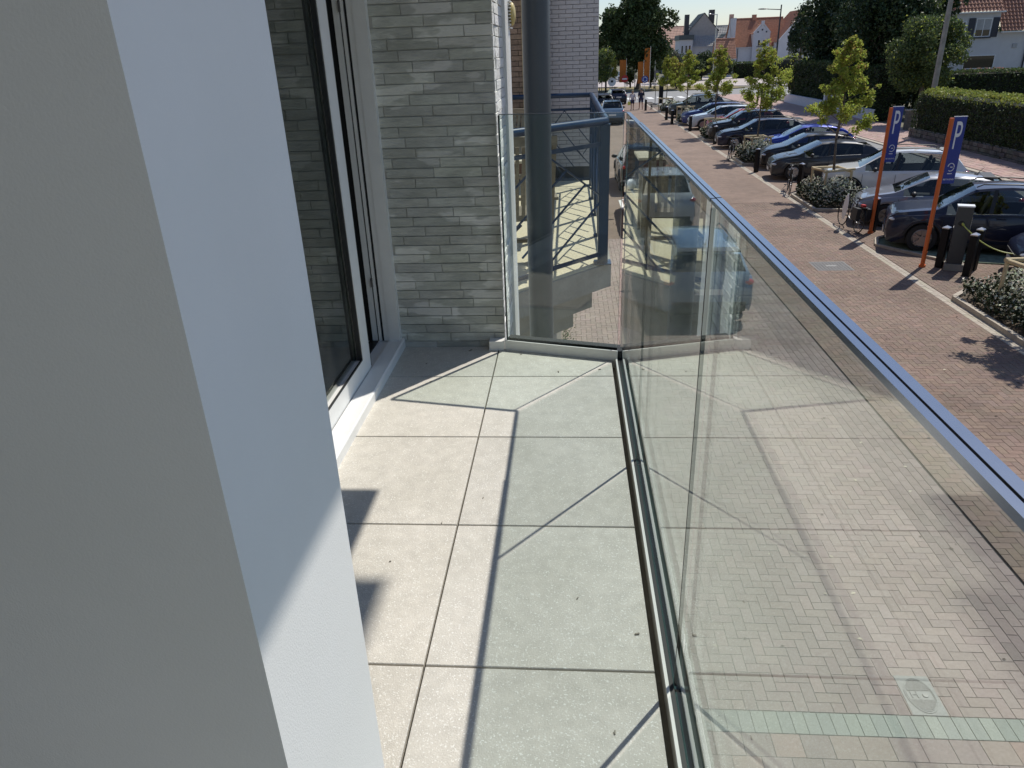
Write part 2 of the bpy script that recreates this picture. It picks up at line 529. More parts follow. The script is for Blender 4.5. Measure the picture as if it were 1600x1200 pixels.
# parking bays and the road beyond
by = struct(MB().box(7.93, 13.4, 2, 74, -.05, -.004).build("parking_bays", m_lane_far))
rd = struct(MB().box(13.4, 16.3, -10, 78, -.05, -.001).build("road", m_asph))
kerb2 = MB()
for y in np.arange(8, 78, 1.0): kerb2.box(16.3, 16.55, y + .004, y + .996, -.04, .05)
kr = kerb2.build("kerb", m_kerb); struct(kr)
pv = struct(MB().box(16.55, 20.3, -10, 90, -.05, .06).build("pavement", m_pink))
pc = []
for k, x in enumerate(np.arange(16.55, 20.2, .3)):
    for y in np.arange(24 + .15 * (k % 2), 60, .3): pc.append((x, x + .3, y, y + .3))
V_, Q_ = paver_arrays(pc, .075, gap=.02, th=.02)
stuff(link("pink_slab_field", fast_mesh("pink_slab_field", V_, Q_, m_pink, None, np.repeat(tones(len(pc), rng, .82, 1.15, .05), 5, 0)), pv))
# junction beyond the car park
jn = struct(MB().prism([(-8, 82), (8.6, 82), (9, 74), (13.4, 74), (13.4, 78), (24, 84), (60, 96), (60, 112), (30, 104), (16, 104), (2, 108), (-20, 108), (-20, 90)], -.05, .003).build("junction_road", m_asph))
zc = MB()
for i in range(9): zc.box(4.3 + i * 1.15, 4.9 + i * 1.15, 87.2, 90.6, .004, .008)
struct(zc.build("zebra_crossing", m_white))
isl = struct(MB().prism([(-30, 105.5), (0, 105.5), (14, 103.5), (20, 102), (23, 104), (22, 109), (14, 117), (-30, 119)], -.05, .12).build("verge", m_grass))
struct(MB().prism([(-40, 119), (14, 117.2), (30, 108), (60, 113), (90, 125), (90, 150), (-40, 150)], -.05, .004).build("far_road", mat("sunlit_pale_road", (.47, .41, .38), .9, var=.08, scale=.6)))  # pale surface colour of the far road
bc_ = herring(7.94, 10.9, 9.0, 27.0, .1005)
lay("bay_paver", by, bc_, m_lane, 120, lambda c: np.hypot(c[:, 0] - 8.3, (c[:, 2] - 16.4) * .6), rng, z=.006, a=.86, b=1.08, cv=.03)
struct(MB().prism([(8.20, 19.62), (8.42, 20.25), (8.95, 20.7), (12.5, 19.6), (12.2, 17.0), (9.35, 17.9), (8.75, 18.75)], .0, .036).build("grass_grid_bay", mat("mossy_grid_paver", (.16, .21, .15), .9, var=.35, scale=9)))
ks_ = [(8.95, 20.75), (8.40, 20.32), (8.13, 19.62), (8.42, 19.1), (8.72, 18.62), (9.02, 18.1), (9.3, 17.82)]
for a_, b_ in zip(ks_[:-1], ks_[1:]):
    q_ = MB(); q_.bar((*a_, .035), (*b_, .035), .09, .07); o_ = q_.build("bay_kerb", m_kerb, bpy.data.objects["grass_grid_bay"])
# bay marking beside the facade cars
mk = struct(MB().box(1.80, 1.92, 25.3, 27.0, .002, .006).build("lane_marking", m_white))
struct(MB().box(1.92, 3.6, 27.0, 27.12, .002, .006).build("bay_marking", m_white))

# iron lids
def hcover():
    t = thing("manhole_cover", (2.895, 4.603, 0), "oval iron service cover marked H set in the grey pink paving", "manhole cover")
    m = MB(); m.box(2.757, 3.033, 4.402, 4.808, -.01, .0055); m.build("frame", m_lid, t)
    n = 40
    def orr(k, s): return (2.895 + .118 * s * math.cos(2 * PI * k / n), 4.603 + .185 * s * math.sin(2 * PI * k / n))
    m = MB()
    for s0, s1, z in ((1.0, .93, .011), (.90, .86, .011)):
        for k in range(n):
            a, b, c_, d = orr(k, s0), orr(k + 1, s0), orr(k + 1, s1), orr(k, s1)
            m.add([(*a, z), (*b, z), (*c_, z), (*d, z), (*a, .0056), (*b, .0056), (*c_, .0056), (*d, .0056)], [(0, 1, 2, 3), (0, 4, 5, 1), (3, 2, 6, 7)])
    m.build("rim", m_lid, t)
    m = MB()
    for i in range(21):
        x = 2.895 - .095 + i * .0095
        f = math.sqrt(max(0, 1 - ((x - 2.895) / .10) ** 2)) * .155
        for ya, yb in ((-f, -.045), (.045, f)):
            if yb - ya > .02 : m.box(x - .0025, x + .0025, 4.603 + ya, 4.603 + yb, .0056, .010)
    stuff(m.build("grip_ribs", m_iron, t))
    me = text_mesh("H", .10, .003); me.materials.append(m_lid)
    o = link("letter_h", me, t, (-.045, .0, .008)); o.rotation_euler = (0, 0, 0)
    MB().lathe([(.0001, .013), (.022, .013), (.024, .0056)], 14, 0, Matrix.Translation((2.935, 4.60, 0))).build("key_hub", m_iron, t, smooth=True)
hcover()
t = thing("manhole_cover", (6.38, 17.75, 0), "chequered iron cover lying in the red brown lane paving", "manhole cover")
MB().box(5.95, 6.80, 17.35, 18.15, -.03, .002).build("frame", m_iron, t)
m = MB()
for i in range(10):
    for j in range(9): m.box(5.99 + i * .08, 6.045 + i * .08, 17.40 + j * .08, 17.455 + j * .08, .002, .007)
m.build("raised_studs", m_iron, t); MB().box(6.25, 6.5, 17.68, 17.82, .002, .009).build("maker_plate", m_lid, t)
# ------------------------------------------------------------------ our balcony
bf = struct(MB().prism([(-2.4, -2.0), (.315, -2.0), (.315, 3.44), (-.33, 3.60), (-2.4, 3.60)], 3.25, 3.515).build("balcony_floor", m_conc))
xs = [-.965 + 0.0, -.367, .208]
ys = [-1.655, -1.055, -.455, .145, .745, 1.345, 1.945, 2.545, 3.145]
def tile(px0, px1, poly=None, y0=0, y1=0, tn=(1, 1, 1)):
    m = MB()
    poly = poly or [(px0, y0), (px1, y0), (px1, y1), (px0, y1)]
    n = len(poly); cx = sum(p[0] for p in poly) / n; cy = sum(p[1] for p in poly) / n
    top = [((x - cx) * (1 - .0016 / max(.1, abs(x - cx))) + cx, (y - cy) * (1 - .0016 / max(.1, abs(y - cy))) + cy, ZB) for x, y in poly]
    mid = [(x, y, ZB - .0018) for x, y in poly]
    bot = [(x, y, ZB - .02) for x, y in poly]
    m.add(top + mid + bot, [tuple(range(n))] + [(i, (i + 1) % n, n + (i + 1) % n, n + i) for i in range(n)] + [(n + i, n + (i + 1) % n, 2 * n + (i + 1) % n, 2 * n + i) for i in range(n)])
    o = m.build("tile", m_tile, bf)
    a = o.data.attributes.new("tone", 'FLOAT_COLOR', 'FACE')
    for d in a.data: d.color = (*tn, 1)
gp = .0030
for j in range(8):
    for i in range(2):
        x0, x1 = xs[i] + gp, xs[i + 1] - (gp if i == 0 else 0)
        t_ = (rng.uniform(.95, 1.04),) * 3
        if i == 0: t_ = (t_[0] * 1.01, t_[1], t_[2] * .985)
        tile(x0, x1, None, ys[j] + gp, ys[j + 1] - gp, t_)
yl = lambda x: 3.327 + (.216 - x) * .353
tile(0, 0, [(xs[1] + gp, 3.145 + gp), (.208, 3.145 + gp), (.208, yl(.208) - .004), (xs[1] + gp, min(3.537, yl(xs[1])))], tn=(.99, 1, .99))
tile(0, 0, [(xs[0] + gp, 3.145 + gp), (xs[1] - gp, 3.145 + gp), (xs[1] - gp, 3.536), (xs[0] + gp, 3.538)], tn=(.97, .97, .97))
# bits of debris on the tiles
db = MB()
for x, y, s in ((-.52, 3.47, .022), (-.72, 3.30, .01), (-.05, 3.19, .012), (.14, 3.22, .012), (-.42, 1.95, .006), (.02, 1.6, .007), (.17, 1.47, .012), (.10, 1.16, .009), (-.55, 1.75, .006), (-.3, 2.1, .006), (-.25, 3.42, .008), (-.66, 3.08, .012)):
    a = random.random() * 3
    db.bar((x, y, ZB + .002), (x + s * math.cos(a), y + s * math.sin(a), ZB + .003), s * .35, .003)
tag(db.build("floor_debris", mat("dry_crumbs", (.30, .27, .22), .9)), "few tiny crumbs and twigs scattered over the pale balcony tiles", "debris", kind="stuff")

# ------------------------------------------------------------------ balustrade
ZT = 4.705
bal = thing("glass_balustrade", (.258, 1.0, ZB), "frameless glass balcony railing with slim grey metal cap and low floor channel", "railing")
def pane(name, a, b, z0, z1, th=.0165, ends=False):
    a = Vector((*a, 0)); b = Vector((*b, 0)); d = (b - a).normalized(); nrm = Vector((-d.y, d.x, 0)) * th / 2
    p = [a - nrm, b - nrm, b + nrm, a + nrm]
    m = MB()
    v = [(q.x, q.y, z) for z in (z0, z1) for q in p]
    m.add(v, [(0, 1, 5, 4), (2, 3, 7, 6)], 0)
    m.add(v, [(0, 3, 2, 1), (4, 5, 6, 7)] + ([(1, 2, 6, 5), (0, 4, 7, 3)] if ends else []), 1)
    # merge duplicate verts for clean box
    o = m.build(name, [m_glass, m_edge], bal)
    return o
pane("glass_pane", (.258, 3.374), (.258, 2.374), ZB - .02, ZT)
pane("glass_pane", (.258, 2.366), (.258, 1.3125), ZB - .02, ZT)
pane("glass_pane", (.258, 1.3035), (.258, -.35), ZB - .02, ZT)
pane("glass_pane", (.258, -.36), (.258, -1.9), ZB - .02, ZT)
pane("glass_pane", (-.318, 3.503), (.240, 3.386), ZB - .02, ZT, ends=True)
# side channel
def chan(x0):
    m = MB()
    for (u0, u1, w0, w1, mi) in ((.228, .236, -.06, .012, 0), (.236, .2485, -.06, .004, 1), (.2675, .285, -.06, .004, 1), (.285, .297, -.06, .012, 0)):
        m.box(u0, u1, -1.9, 3.345 if u0 < .25 else 3.40, ZB + w0, ZB + w1, mi)
    return m
m = chan(0); m.build("base_channel", [m_alu, m_black], bal)
m = MB()
d = Vector((-.585, .1225, 0)).normalized(); nn = Vector((-d.y, d.x, 0)) * -1
if nn.y < 0: nn = -nn
A = Vector((.236, 3.330, 0)); B = Vector((-.333, 3.330 + .569 * .28, 0))
def strip(m, A, B, o0, o1, z0, z1, mi):
    q = [A + nn * o0, B + nn * o0, B + nn * o1, A + nn * o1]
    m.prism([(p.x, p.y) for p in q], z0, z1, mi)
# end channel: inner face slopes up to the lip
strip(m, A, B, 0, .007, ZB - .06, ZB + .052, 0)
strip(m, A, B, .0075, .030, ZB - .06, ZB + .044, 1)
strip(m, A, B, .060, .105, ZB - .06, ZB + .046, 1)
m.build("end_channel", [m_alu, m_black], bal)
MB().box(-.415, -.337, 3.480, 3.539, ZB, ZB + .049).build("channel_end_block", m_alu, bal)
MB().box(.237, .275, 3.346, 3.405, ZB - .04, ZB + .045).build("corner_gasket", m_black, bal)
# cap rail : two lips and a groove
def cap(y0, y1):
    m = MB()
    m.box(.2475, .2555, y0, y1, ZT - .002, ZT + .005, 0)
    m.box(.2555, .2570, y0, y1, ZT - .002, ZT + .002, 1)
    m.box(.2570, .2668, y0, y1, ZT - .002, ZT + .006, 0)
    m.build("cap_rail", [m_cap, m_black], bal)
cap(1.311, 2.83); cap(-1.9, 1.304)
m = MB(); m.box(.2495, .2665, 2.832, 3.385, ZT + .0005, ZT + .003); m.build("edge_strip", m_cap, bal)
m = MB(); m.bar((.262, 3.386, ZT + .002), (-.318, 3.503, ZT + .002), .018, .003); m.build("edge_strip", m_cap, bal)
for y in (2.370, 1.308): MB().box(.2498, .2572, y - (.0030 if y > 2 else .0042), y + (.0030 if y > 2 else .0042), ZB, ZT - .012 if y < 2 else ZT - .001).build("joint_seal", m_black, bal)
m = MB()
m.box(-.324, -.3185, 3.492, 3.512, ZB + .02, ZT - .002); m.build("wall_seal", m_black, bal)

# ------------------------------------------------------------------ our building
bd_ = thing("apartment_building", (-1.0, 1.0, 0), "rendered apartment building corner with pale pilaster and white sliding balcony door", "building")
MB().box(-1.6, -.337, .575, .886, ZB, 6.14).build("pilaster", m_pil, bd_)
MB().box(-6, -.9, -2.0, 4.45, 0, 3.24).build("lower_wall", m_pil, bd_)
MB().box(-2.4, .415, -2.0, 3.53, 6.155, 6.45).build("upper_slab", m_pil, bd_)
MB().box(-2.4, 1.77, 3.72, 4.585, 9.05, 9.3).build("roof_overhang", m_pil, bd_)  # unseen slab, added and cut short to cast the soft second floor shadow
MB().box(-6, -1.1, -2.0, 4.45, 5.95, 9.04).build("upper_wall", m_pil, bd_)
MB().box(-1.20, -.945, -2.0, 3.54, 5.90, 6.15).build("lintel", m_pil, bd_)
m = MB()
m.box(-4.6, -4.5, -2, 3.6, 3.52, 6.0); m.box(-4.5, -1.07, -2.1, -2, 3.52, 6.0); m.box(-4.5, -1.07, 3.545, 3.6, 3.52, 6.0)
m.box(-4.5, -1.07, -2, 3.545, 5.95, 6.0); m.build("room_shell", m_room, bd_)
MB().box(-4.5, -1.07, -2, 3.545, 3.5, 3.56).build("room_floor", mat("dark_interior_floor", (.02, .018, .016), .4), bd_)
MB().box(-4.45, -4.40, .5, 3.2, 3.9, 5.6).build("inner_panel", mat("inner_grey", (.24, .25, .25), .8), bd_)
MB().box(-2.4, .25, -2.3, -2.02, 3.52, 6.15).build("partition_wall", m_pil, bd_)  # unseen white wall added behind the camera to bounce sunlight onto the pilaster
MB().box(-14, -1.1, -45, -2.35, 0, 9.5).build("long_facade", m_pil, bd_)
# sill
m = MB()
m.prof([(-.874, 0), (-.872, .047), (-.878, .052), (-.946, .056), (-.946, 0)], lambda u, w, t: (u, t, ZB + w), None, .9, 3.52) if False else None
poly = [(-.870, .0), (-.868, .044), (-.874, .050), (-.946, .054), (-.946, .0)]
v = [(u, t, ZB + w) for t in (-1.9, 3.536) for u, w in poly]
n = 5
m.add(v, [tuple(range(n)), tuple(range(2 * n - 1, n - 1, -1))] + [(i, n + i, n + (i + 1) % n, (i + 1) % n) for i in range(n)])
m.build("door_sill", m_sill, bd_)
sdz = MB()
sdz.box(-1.07, -.9465, -1.9, 3.53, ZB, ZB + .045)
door = sdz.build("sliding_door", m_frame, bd_)
def sub(name, m, mt, par=door): return m.build(name, mt, par)
m = MB(); m.box(-1.0, -.951, .9, 3.03, ZB + .050, ZB + .138); m.box(-1.0, -.951, 3.031, 3.144, ZB + .050, 5.85); m.box(-1.0, -.951, .9, 3.03, 5.76, 5.85)
sub("sash_frame", m, m_frame)
m = MB(); m.box(-.986, -.980, .9, 3.031, ZB + .135, 5.765)
o = sub("sash_glass", m, m_winglass)
m = MB()
m.box(-.957, -.9505, .9, 3.018, ZB + .138, ZB + .146); m.box(-.975, -.954, 3.018, 3.032, ZB + .138, 5.76)
m.box(-.966, -.9508, 3.1455, 3.150, ZB + .06, 5.8); sub("glazing_gasket", m, m_black)
m = MB(); m.box(-.990, -.962, 3.151, 3.170, ZB + .055, 5.8); sub("meeting_strip", m, m_frame)
m = MB(); m.box(-.972, -.886, 3.502, 3.541, ZB + .050, 5.9); m.box(-.946, -.886, 3.4995, 3.503, ZB + .052, 5.9); sub("door_reveal", m, m_frame)
m = MB(); m.box(-1.0, -.985, 3.504, 3.541, ZB + .046, 5.9); m.box(-1.034, -1.007, 3.504, 3.541, ZB + .046, 5.9); sub("jamb", m, m_frame)
m = MB(); m.box(-.985, -.972, 3.512, 3.541, ZB + .046, 5.9); m.box(-1.007, -1.0, 3.512, 3.541, ZB + .046, 5.9); m.box(-1.07, -1.034, 3.515, 3.541, ZB + .046, 5.9)
m.box(-1.05, -1.004, .9, 3.50, ZB + .0455, ZB + .052); sub("jamb_gasket", m, m_black)
for z in (3.90, 5.15): sub("lock_keep", MB().box(-1.006, -.9975, 3.494, 3.5038, z, z + .045), m_iron)

# brick return wall with the thin bricks
bw = thing("brick_wall", (-.62, 3.9, 0), "grey washed long thin brick wall return closing the balcony end", "wall")
MB().box(-.90, -.3455, 3.5465, 4.44, 0, 9.0).build("wall_core", m_joint, bw)
BL, BH, CZ = .232, .0434, .0467
nb = 0
wav = {}
def brick(x0, x1, z0, z1, y0, y1, mt, name="brick", par=bw, tn=None, rough=.0018, axis='y'):
    m = MB(); c = .0012
    r = lambda: random.uniform(-rough, rough)
    if axis == 'y':      # face toward -Y
        f = [(x0 + c + r(), y0 + r() * .8, z0 + c + r()), (x1 - c + r(), y0 + r() * .8, z0 + c + r()), (x1 - c + r(), y0 + r() * .8, z1 - c + r()), (x0 + c + r(), y0 + r() * .8, z1 - c + r())]
        e = [(x0, y0 + .003, z0), (x1, y0 + .003, z0), (x1, y0 + .003, z1), (x0, y0 + .003, z1)]
        b = [(x0, y1, z0), (x1, y1, z0), (x1, y1, z1), (x0, y1, z1)]
    else:                # face toward +X ; x1 is the face, y0..y1 the run
        f = [(x1 + r(), y0 + c, z0 + c + r()), (x1 + r(), y1 - c, z0 + c + r()), (x1 + r(), y1 - c, z1 - c + r()), (x1 + r(), y0 + c, z1 - c + r())]
        e = [(x1 - .004, y0, z0), (x1 - .004, y1, z0), (x1 - .004, y1, z1), (x1 - .004, y0, z1)]
        b = [(x0, y0, z0), (x0, y1, z0), (x0, y1, z1), (x0, y0, z1)]
    q = [(0, 1, 2, 3)]
    for k in range(4):
        q.append((k, 4 + k, 4 + (k + 1) % 4, (k + 1) % 4)); q.append((4 + k, 8 + k, 8 + (k + 1) % 4, 4 + (k + 1) % 4))
    m.add(f + e + b, q)
    o = m.build(name, mt, par)
    a = o.data.attributes.new("tone", 'FLOAT_COLOR', 'FACE')
    t = tn or (lambda s: (s, s * random.uniform(.985, 1.01), s * random.uniform(.96, 1.0)))(random.uniform(.84, 1.12))
    for d_ in a.data: d_.color = (*t, 1)
    return o
m_brickside = mat("white_washed_brick_side", (.74, .735, .71), .85, var=.14, scale=30, bump=.8, bscale=70, tone=True)  # paler than the front brick: sun on this side put into the colour
k = 0
z = ZB - .06
offs = [.09, .20, .02, .15, .24, .06, .17, .12]
while z < 5.42:
    of = offs[k % 8] + random.uniform(-.015, .015)
    x = -.888 - BL + of
    while x < -.34:
        a = max(x, -.888); b = min(x + BL - .0035, -.3355)
        if -.3355 - b < .03: b = -.3355
        if b - a > .02: brick(a, b, z, z + BH, 3.5395 + random.uniform(-.0012, .0012), 3.56, m_brick)
        x += BL
    for (ya, yb) in ((3.5605, 3.66 + random.uniform(-.02, .02)), (3.67 + 0.0, 3.88), (3.886, 4.118)):
        if ya > 3.6: ya += random.uniform(-.004, .01)
        brick(-.352, -.3370 + random.uniform(-.003, .002), z, z + BH, ya, yb - .006, m_brickside, axis='x', rough=.003)
    z += CZ; k += 1
m = MB()
m.box(-.352, -.338, 3.56, 4.118, 5.47, 9.0); m.box(-.888, -.338, 3.541, 3.56, 5.47, 9.0); m.box(-.888, -.338, 3.541, 3.56, 0, ZB - .07); m.box(-.352, -.338, 3.56, 4.118, 0, ZB - .07)
m.build("brick_upper", m_brick, bw)
m = MB(); m.box(-.352, -.326, 4.135, 4.47, 0, 9.0); m.build("corner_trim", m_sill, bw)
al = thing("wall_alarm", (-.326, 4.42, 5.15), "small rounded yellow alarm box high on the pale wall trim", "alarm")
m = MB(); m.ell((-.308, 4.42, 5.155), (.020, .045, .058), 16, 10); m.build("housing", mat("yellowed_plastic", (.62, .50, .20), .4, var=.05), al, smooth=True)
m = MB()
for i in range(9): m.box(-.3262, -.312, 4.36, 4.48, 5.085 + i * .016, 5.091 + i * .016)
m.build("louvre", m_frame, al)

# column
cl = thing("round_column", (-.171, 4.225, 0), "tall slate grey round steel column standing just beyond the end pane", "column")
MB().tube([(-.171, 4.225, 0), (-.171, 4.225, 9.2)], .0735, 40).build("shaft", m_col, cl, smooth=True)
MB().tube([(-.171, 4.225, 0), (-.171, 4.225, .03)], .13, 24).build("base_plate", m_col, cl, smooth=True)

# ------------------------------------------------------------------ neighbour balcony
ZN = 3.30
nb_ = thing("neighbour_building", (-1.2, 9.0, 0), "neighbouring house with stepped concrete balcony slab and grey painted brick wall", "building")
slab = [(.362, 6.153), (.362, 10.80), (-3.0, 10.80), (-3.0, 4.50), (-1.10, 4.50)]
MB().prism(slab, ZN - .215, ZN - .012).build("balcony_slab", m_conc, nb_)
MB().prism([(.325, 6.16), (.325, 10.80), (-3.0, 10.80), (-3.0, 4.52), (-1.12, 4.52)], ZN - .012, ZN).build("balcony_surface", m_peb, nb_)
m_beam = mat("brown_grey_beam", (.27, .24, .195), .9, var=.15, scale=4, bump=.3)
MB().prism([(.20, 6.13), (.20, 10.8), (-3, 10.8), (-3, 4.60), (-1.15, 4.60)], ZN - .40, ZN - .217).build("corbel", m_beam, nb_)
MB().prism([(.035, 6.14), (.035, 10.8), (-3, 10.8), (-3, 4.80), (-1.15, 4.80)], ZN - .585, ZN - .402).build("corbel", m_beam, nb_)
MB().prism([(-.15, 6.12), (-.15, 15.0), (-3, 15.0), (-3, 5.0), (-1.14, 5.0)], -.05, ZN - .587).build("lower_wall", m_beam, nb_)
MB().prism([(-1.7, 5.5), (-1.7, 15.0), (-6, 15.0), (-6, 4.46), (-3.01, 4.46)], 0, 9.5).build("side_wall", m_bbrick, nb_) if False else None
# painted wall
MB().box(-.27, .392, 10.81, 16.0, ZN - .21, 9.0).build("wall_core", m_njoint, nb_)
MB().box(-.27, .40, 10.795, 10.8095, ZN, ZN + .16).build("plinth", m_charger, nb_)
z = ZN + .165; k = 0
NC, NW = .0518, .186
while z < 5.72:
    x = -.27 - NW + (k % 2) * NW / 2 + .05
    while x < .40:
        a = max(x, -.262); b = min(x + NW - .005, .400)
        if b - a > .02: brick(a, b, z, z + NC - .005, 10.797, 10.812, m_nbrick, "painted_brick", nb_, rough=.0007, tn=(random.uniform(.95, 1.04),) * 3)
        x += NW
    z += NC; k += 1
MB().box(-.262, .400, 10.798, 10.8095, 5.78, 9.0).build("upper_brickwork", m_nbrick, nb_)
MB().box(.3925, .402, 10.812, 15.9, ZN - .2, 9.0).build("side_facing", m_nbrick, nb_)
# tan wall behind the furniture
MB().box(-3.0, -.285, 10.62, 10.80, ZN, 9.0).build("wall_core", m_bed, nb_)
cells = 0; z = ZN + .01; k = 0
st = MB()
while z < 5.85:
    x = -3.0 + (k % 2) * .1
    while x < -.30:
        b = min(x + .195, -.287)
        if x > -1.15 and b - x > .03: brick(x, b, z, z + .058, 10.608, 10.625, m_bbrick, "tan_brick", nb_, rough=.001)
        elif b - x > .03: st.box(x, b, 10.609, 10.625, z, z + .058)
        x += .203
    z += .0655; k += 1
o = stuff(st.build("tan_brick_field", m_bbrick, nb_))
for me in (o.data, bpy.data.objects["upper_brickwork"].data, bpy.data.objects["side_facing"].data, bpy.data.objects["brick_upper"].data):
    a = me.attributes.new("tone", 'FLOAT_COLOR', 'FACE')
    for d_ in a.data: d_.color = (random.uniform(.9, 1.05),) * 3 + (1,)
MB().box(-.62, -.60, 10.585, 10.607, 3.6, 5.85).build("light_conduit", m_timber, nb_)
for dx in (0,): MB().box(-.274, -.262, 10.78, 10.797, ZN, 9).build("dark_corner_gap", m_black, nb_)

# railing with chevron lattice
rl = thing("steel_railing", (.29, 6.1, ZN), "dark petrol blue steel railing with chevron bars round the neighbouring balcony", "railing")
def rail_panel(A, B, flip=False, post=True):
    A = Vector((*A, 0)); B = Vector((*B, 0)); L = (B - A).length
    P = lambda t, z: tuple(A + (B - A) * t + Vector((0, 0, ZN + z)))
    MB().tube([P(-.01, 1.15), P(1.01, 1.15)], .031, 14).build("handrail", m_rail, rl, smooth=True)
    m = MB()
    m.bar(P(0, .98), P(1, .98), .012, .032); m.bar(P(0, .085), P(1, .085), .012, .034)
    m.build("flat_rail", m_rail, rl)
    m = MB(); z1, z0 = .965, .10; H_ = z1 - z0
    f = (lambda t: 1 - t) if flip else (lambda t: t)
    segs = [((.5, 1), (1, .52)), ((.5, 1), (.0, .52)), ((1, .52), (.48, 0)), ((.83, .68), (.30, .16)), ((.67, .84), (.12, .30)), ((.0, .52), (.14, .36)), ((.0, .20), (.30, .45))]
    for (t0, h0), (t1, h1) in segs: m.bar(P(f(t0), z0 + H_ * h0), P(f(t1), z0 + H_ * h1), .012, .012)
    m.build("chevron_bars", m_rail, rl)
c0 = (.285, 6.12); c1 = (-.63, 5.10)
rail_panel(c0, c1, flip=True)
ysr = [6.16, 7.15, 8.14, 9.13, 10.12]
for a, b in zip(ysr[:-1], ysr[1:]): rail_panel((.295, a), (.295, b))
rail_panel((.285, 10.14), (-.40, 10.14)); rail_panel((-.42, 10.14), (-1.3, 10.14))
def post(x, y, w=.04):
    m = MB(); m.box(x - w, x + w, y - w, y + w, ZN, ZN + 1.13); m.build("post", m_rail, rl)
    MB().box(x - w - .03, x + w + .03, y - w - .03, y + w + .03, ZN, ZN + .012).build("foot_plate", m_rail, rl)
post(.285, 6.12, .042)
for y in ysr[1:]: post(.295, y, .022)
post(-.63, 5.10, .03); post(-.41, 10.14, .022)

# garden furniture
def garden_chair(loc, rz, label, fold=0):
    t = thing("garden_chair", loc, label, "chair", "teak garden chairs on the neighbour balcony", rz)
    b = lambda nm, m, mt=m_wood: m.build(nm, mt, t, local=True)
    for s in (-1, 1):
        x = s * .25
        b("side_leg", MB().bar((x, .28, 0), (x, -.10, .62), .028, .045)); b("side_leg", MB().bar((x * .9, -.26, 0), (x * .9, .16, .42), .028, .045))
        b("arm", MB().bar((x, -.30, .60), (x, .26, .62), .055, .022))
        b("back_stile", MB().bar((x * .92, -.20, .40), (x * .92, -.46, 1.06), .03, .045))
        b("arm_post", MB().bar((x, .24, .02), (x, .22, .61), .05, .04))
    for i in range(9):
        y = .24 - i * .052
        b("seat_slat", MB().box(-.225, .225, y - .019, y + .019, .43, .45))
    for i in range(9):
        x = -.20 + i * .05
        b("back_slat", MB().bar((x, -.215, .46), (x, -.445, 1.02), .028, .014))
    b("top_rail", MB().bar((-.25, -.462, 1.06), (.25, -.462, 1.06), .035, .07)); b("lower_rail", MB().bar((-.24, -.21, .44), (.24, -.21, .44), .03, .05))
    b("cross_bar", MB().bar((-.24, .1, .18), (.24, .1, .18), .03, .03))
    return t
garden_chair((-.40, 6.12, ZN), R(8), "grey teak slatted garden chair nearest the angled blue railing, sunlit seat slats")
garden_chair((-1.0, 8.95, ZN), R(176), "high backed slatted garden chair behind the wooden table by the tan wall")
garden_chair((-.68, 8.35, ZN), R(165), "slatted garden chair half turned, just beyond the wooden table")
t = thing("garden_table", (-.55, 7.22, ZN), "wooden garden table with bleached top and dark red apron on the neighbour balcony", "table")
for i in range(6): MB().box(-1.02, -.14, 6.96 + i * .088, 7.04 + i * .088, ZN + .73, ZN + .752).build("top_board", mat("bleached_teak", (.55, .48, .36), .7, var=.15, scale=8) if i == 0 else bpy.data.materials["bleached_teak"], t)
m = MB(); m.box(-.97, -.19, 7.0, 7.025, ZN + .63, ZN + .729); m.box(-.97, -.19, 7.42, 7.445, ZN + .63, ZN + .729); m.box(-.97, -.945, 7.03, 7.415, ZN + .63, ZN + .729); m.box(-.215, -.19, 7.03, 7.415, ZN + .63, ZN + .729)
m.build("apron", m_wood2, t)
for x in (-.97, -.24):
    for y in (7.03, 7.37): MB().box(x, x + .05, y, y + .05, ZN, ZN + .629).build("leg", m_wood, t)
t = thing("floor_lamp_globe", (-.30, 9.7, ZN), "small white globe light resting on the neighbour balcony floor", "lamp")
MB().ell((-.30, 9.7, ZN + .075), (.07, .07, .07), 16, 10).build("globe", m_signw, t, smooth=True); MB().tube([(-.30, 9.7, ZN), (-.30, 9.7, ZN + .02)], .04, 14).build("base", m_charger, t, smooth=True)
# ------------------------------------------------------------------ cars
def paint(name, c, metal=.25, rough=.28):
    m = mat(name, c, .42, metal=metal * .5, var=.03, scale=3, coat=.7 if max(c) < .2 else 1.0, spec=.25)
    m.node_tree.nodes['Principled BSDF'].inputs['Coat Roughness'].default_value = .02
    return m
PAINT = {k: paint(k + "_car_paint", c, mt) for k, c, mt in (
    ("black", (.010, .011, .013), .2), ("navy", (.010, .014, .035), .3), ("white", (.70, .71, .70), .05), ("silver_grey", (.24, .25, .28), .6),
    ("charcoal", (.030, .033, .038), .4), ("blue", (.012, .035, .33), .4), ("steel_blue", (.10, .17, .26), .45), ("pale_silver", (.50, .55, .58), .5),
    ("red", (.38, .035, .015), .2), ("grey_green", (.05, .06, .055), .4), ("dark_blue", (.015, .03, .14), .4))}
m_cglass = glass_mat("tinted_car_glass", (.50, .54, .54), f0=.05, power=5)
m_pane = mat("dark_window_pane", (.010, .012, .013), .03, var=0, spec=.6)
m_tyre = mat("tyre_rubber", (.018, .018, .018), .8, var=.1)
m_rim = mat("alloy_rim", (.42, .43, .45), .3, metal=.8, var=0)
m_rimb = mat("dark_alloy_rim", (.26, .26, .27), .3, metal=.8, var=0)
m_plast = mat("black_trim_plastic", (.016, .016, .017), .5, var=.05)
m_lamp = mat("clear_headlamp", (.55, .57, .58), .12, var=.1, scale=30, coat=1)
m_tail = mat("red_tail_lamp", (.42, .012, .01), .18, var=0, coat=1)
m_plate = mat("number_plate_white", (.72, .72, .70), .4, var=0)
m_chrome = mat("bright_trim", (.6, .6, .6), .15, metal=1., var=0)
m_seat = mat("car_seat", (.05, .05, .05), .8)

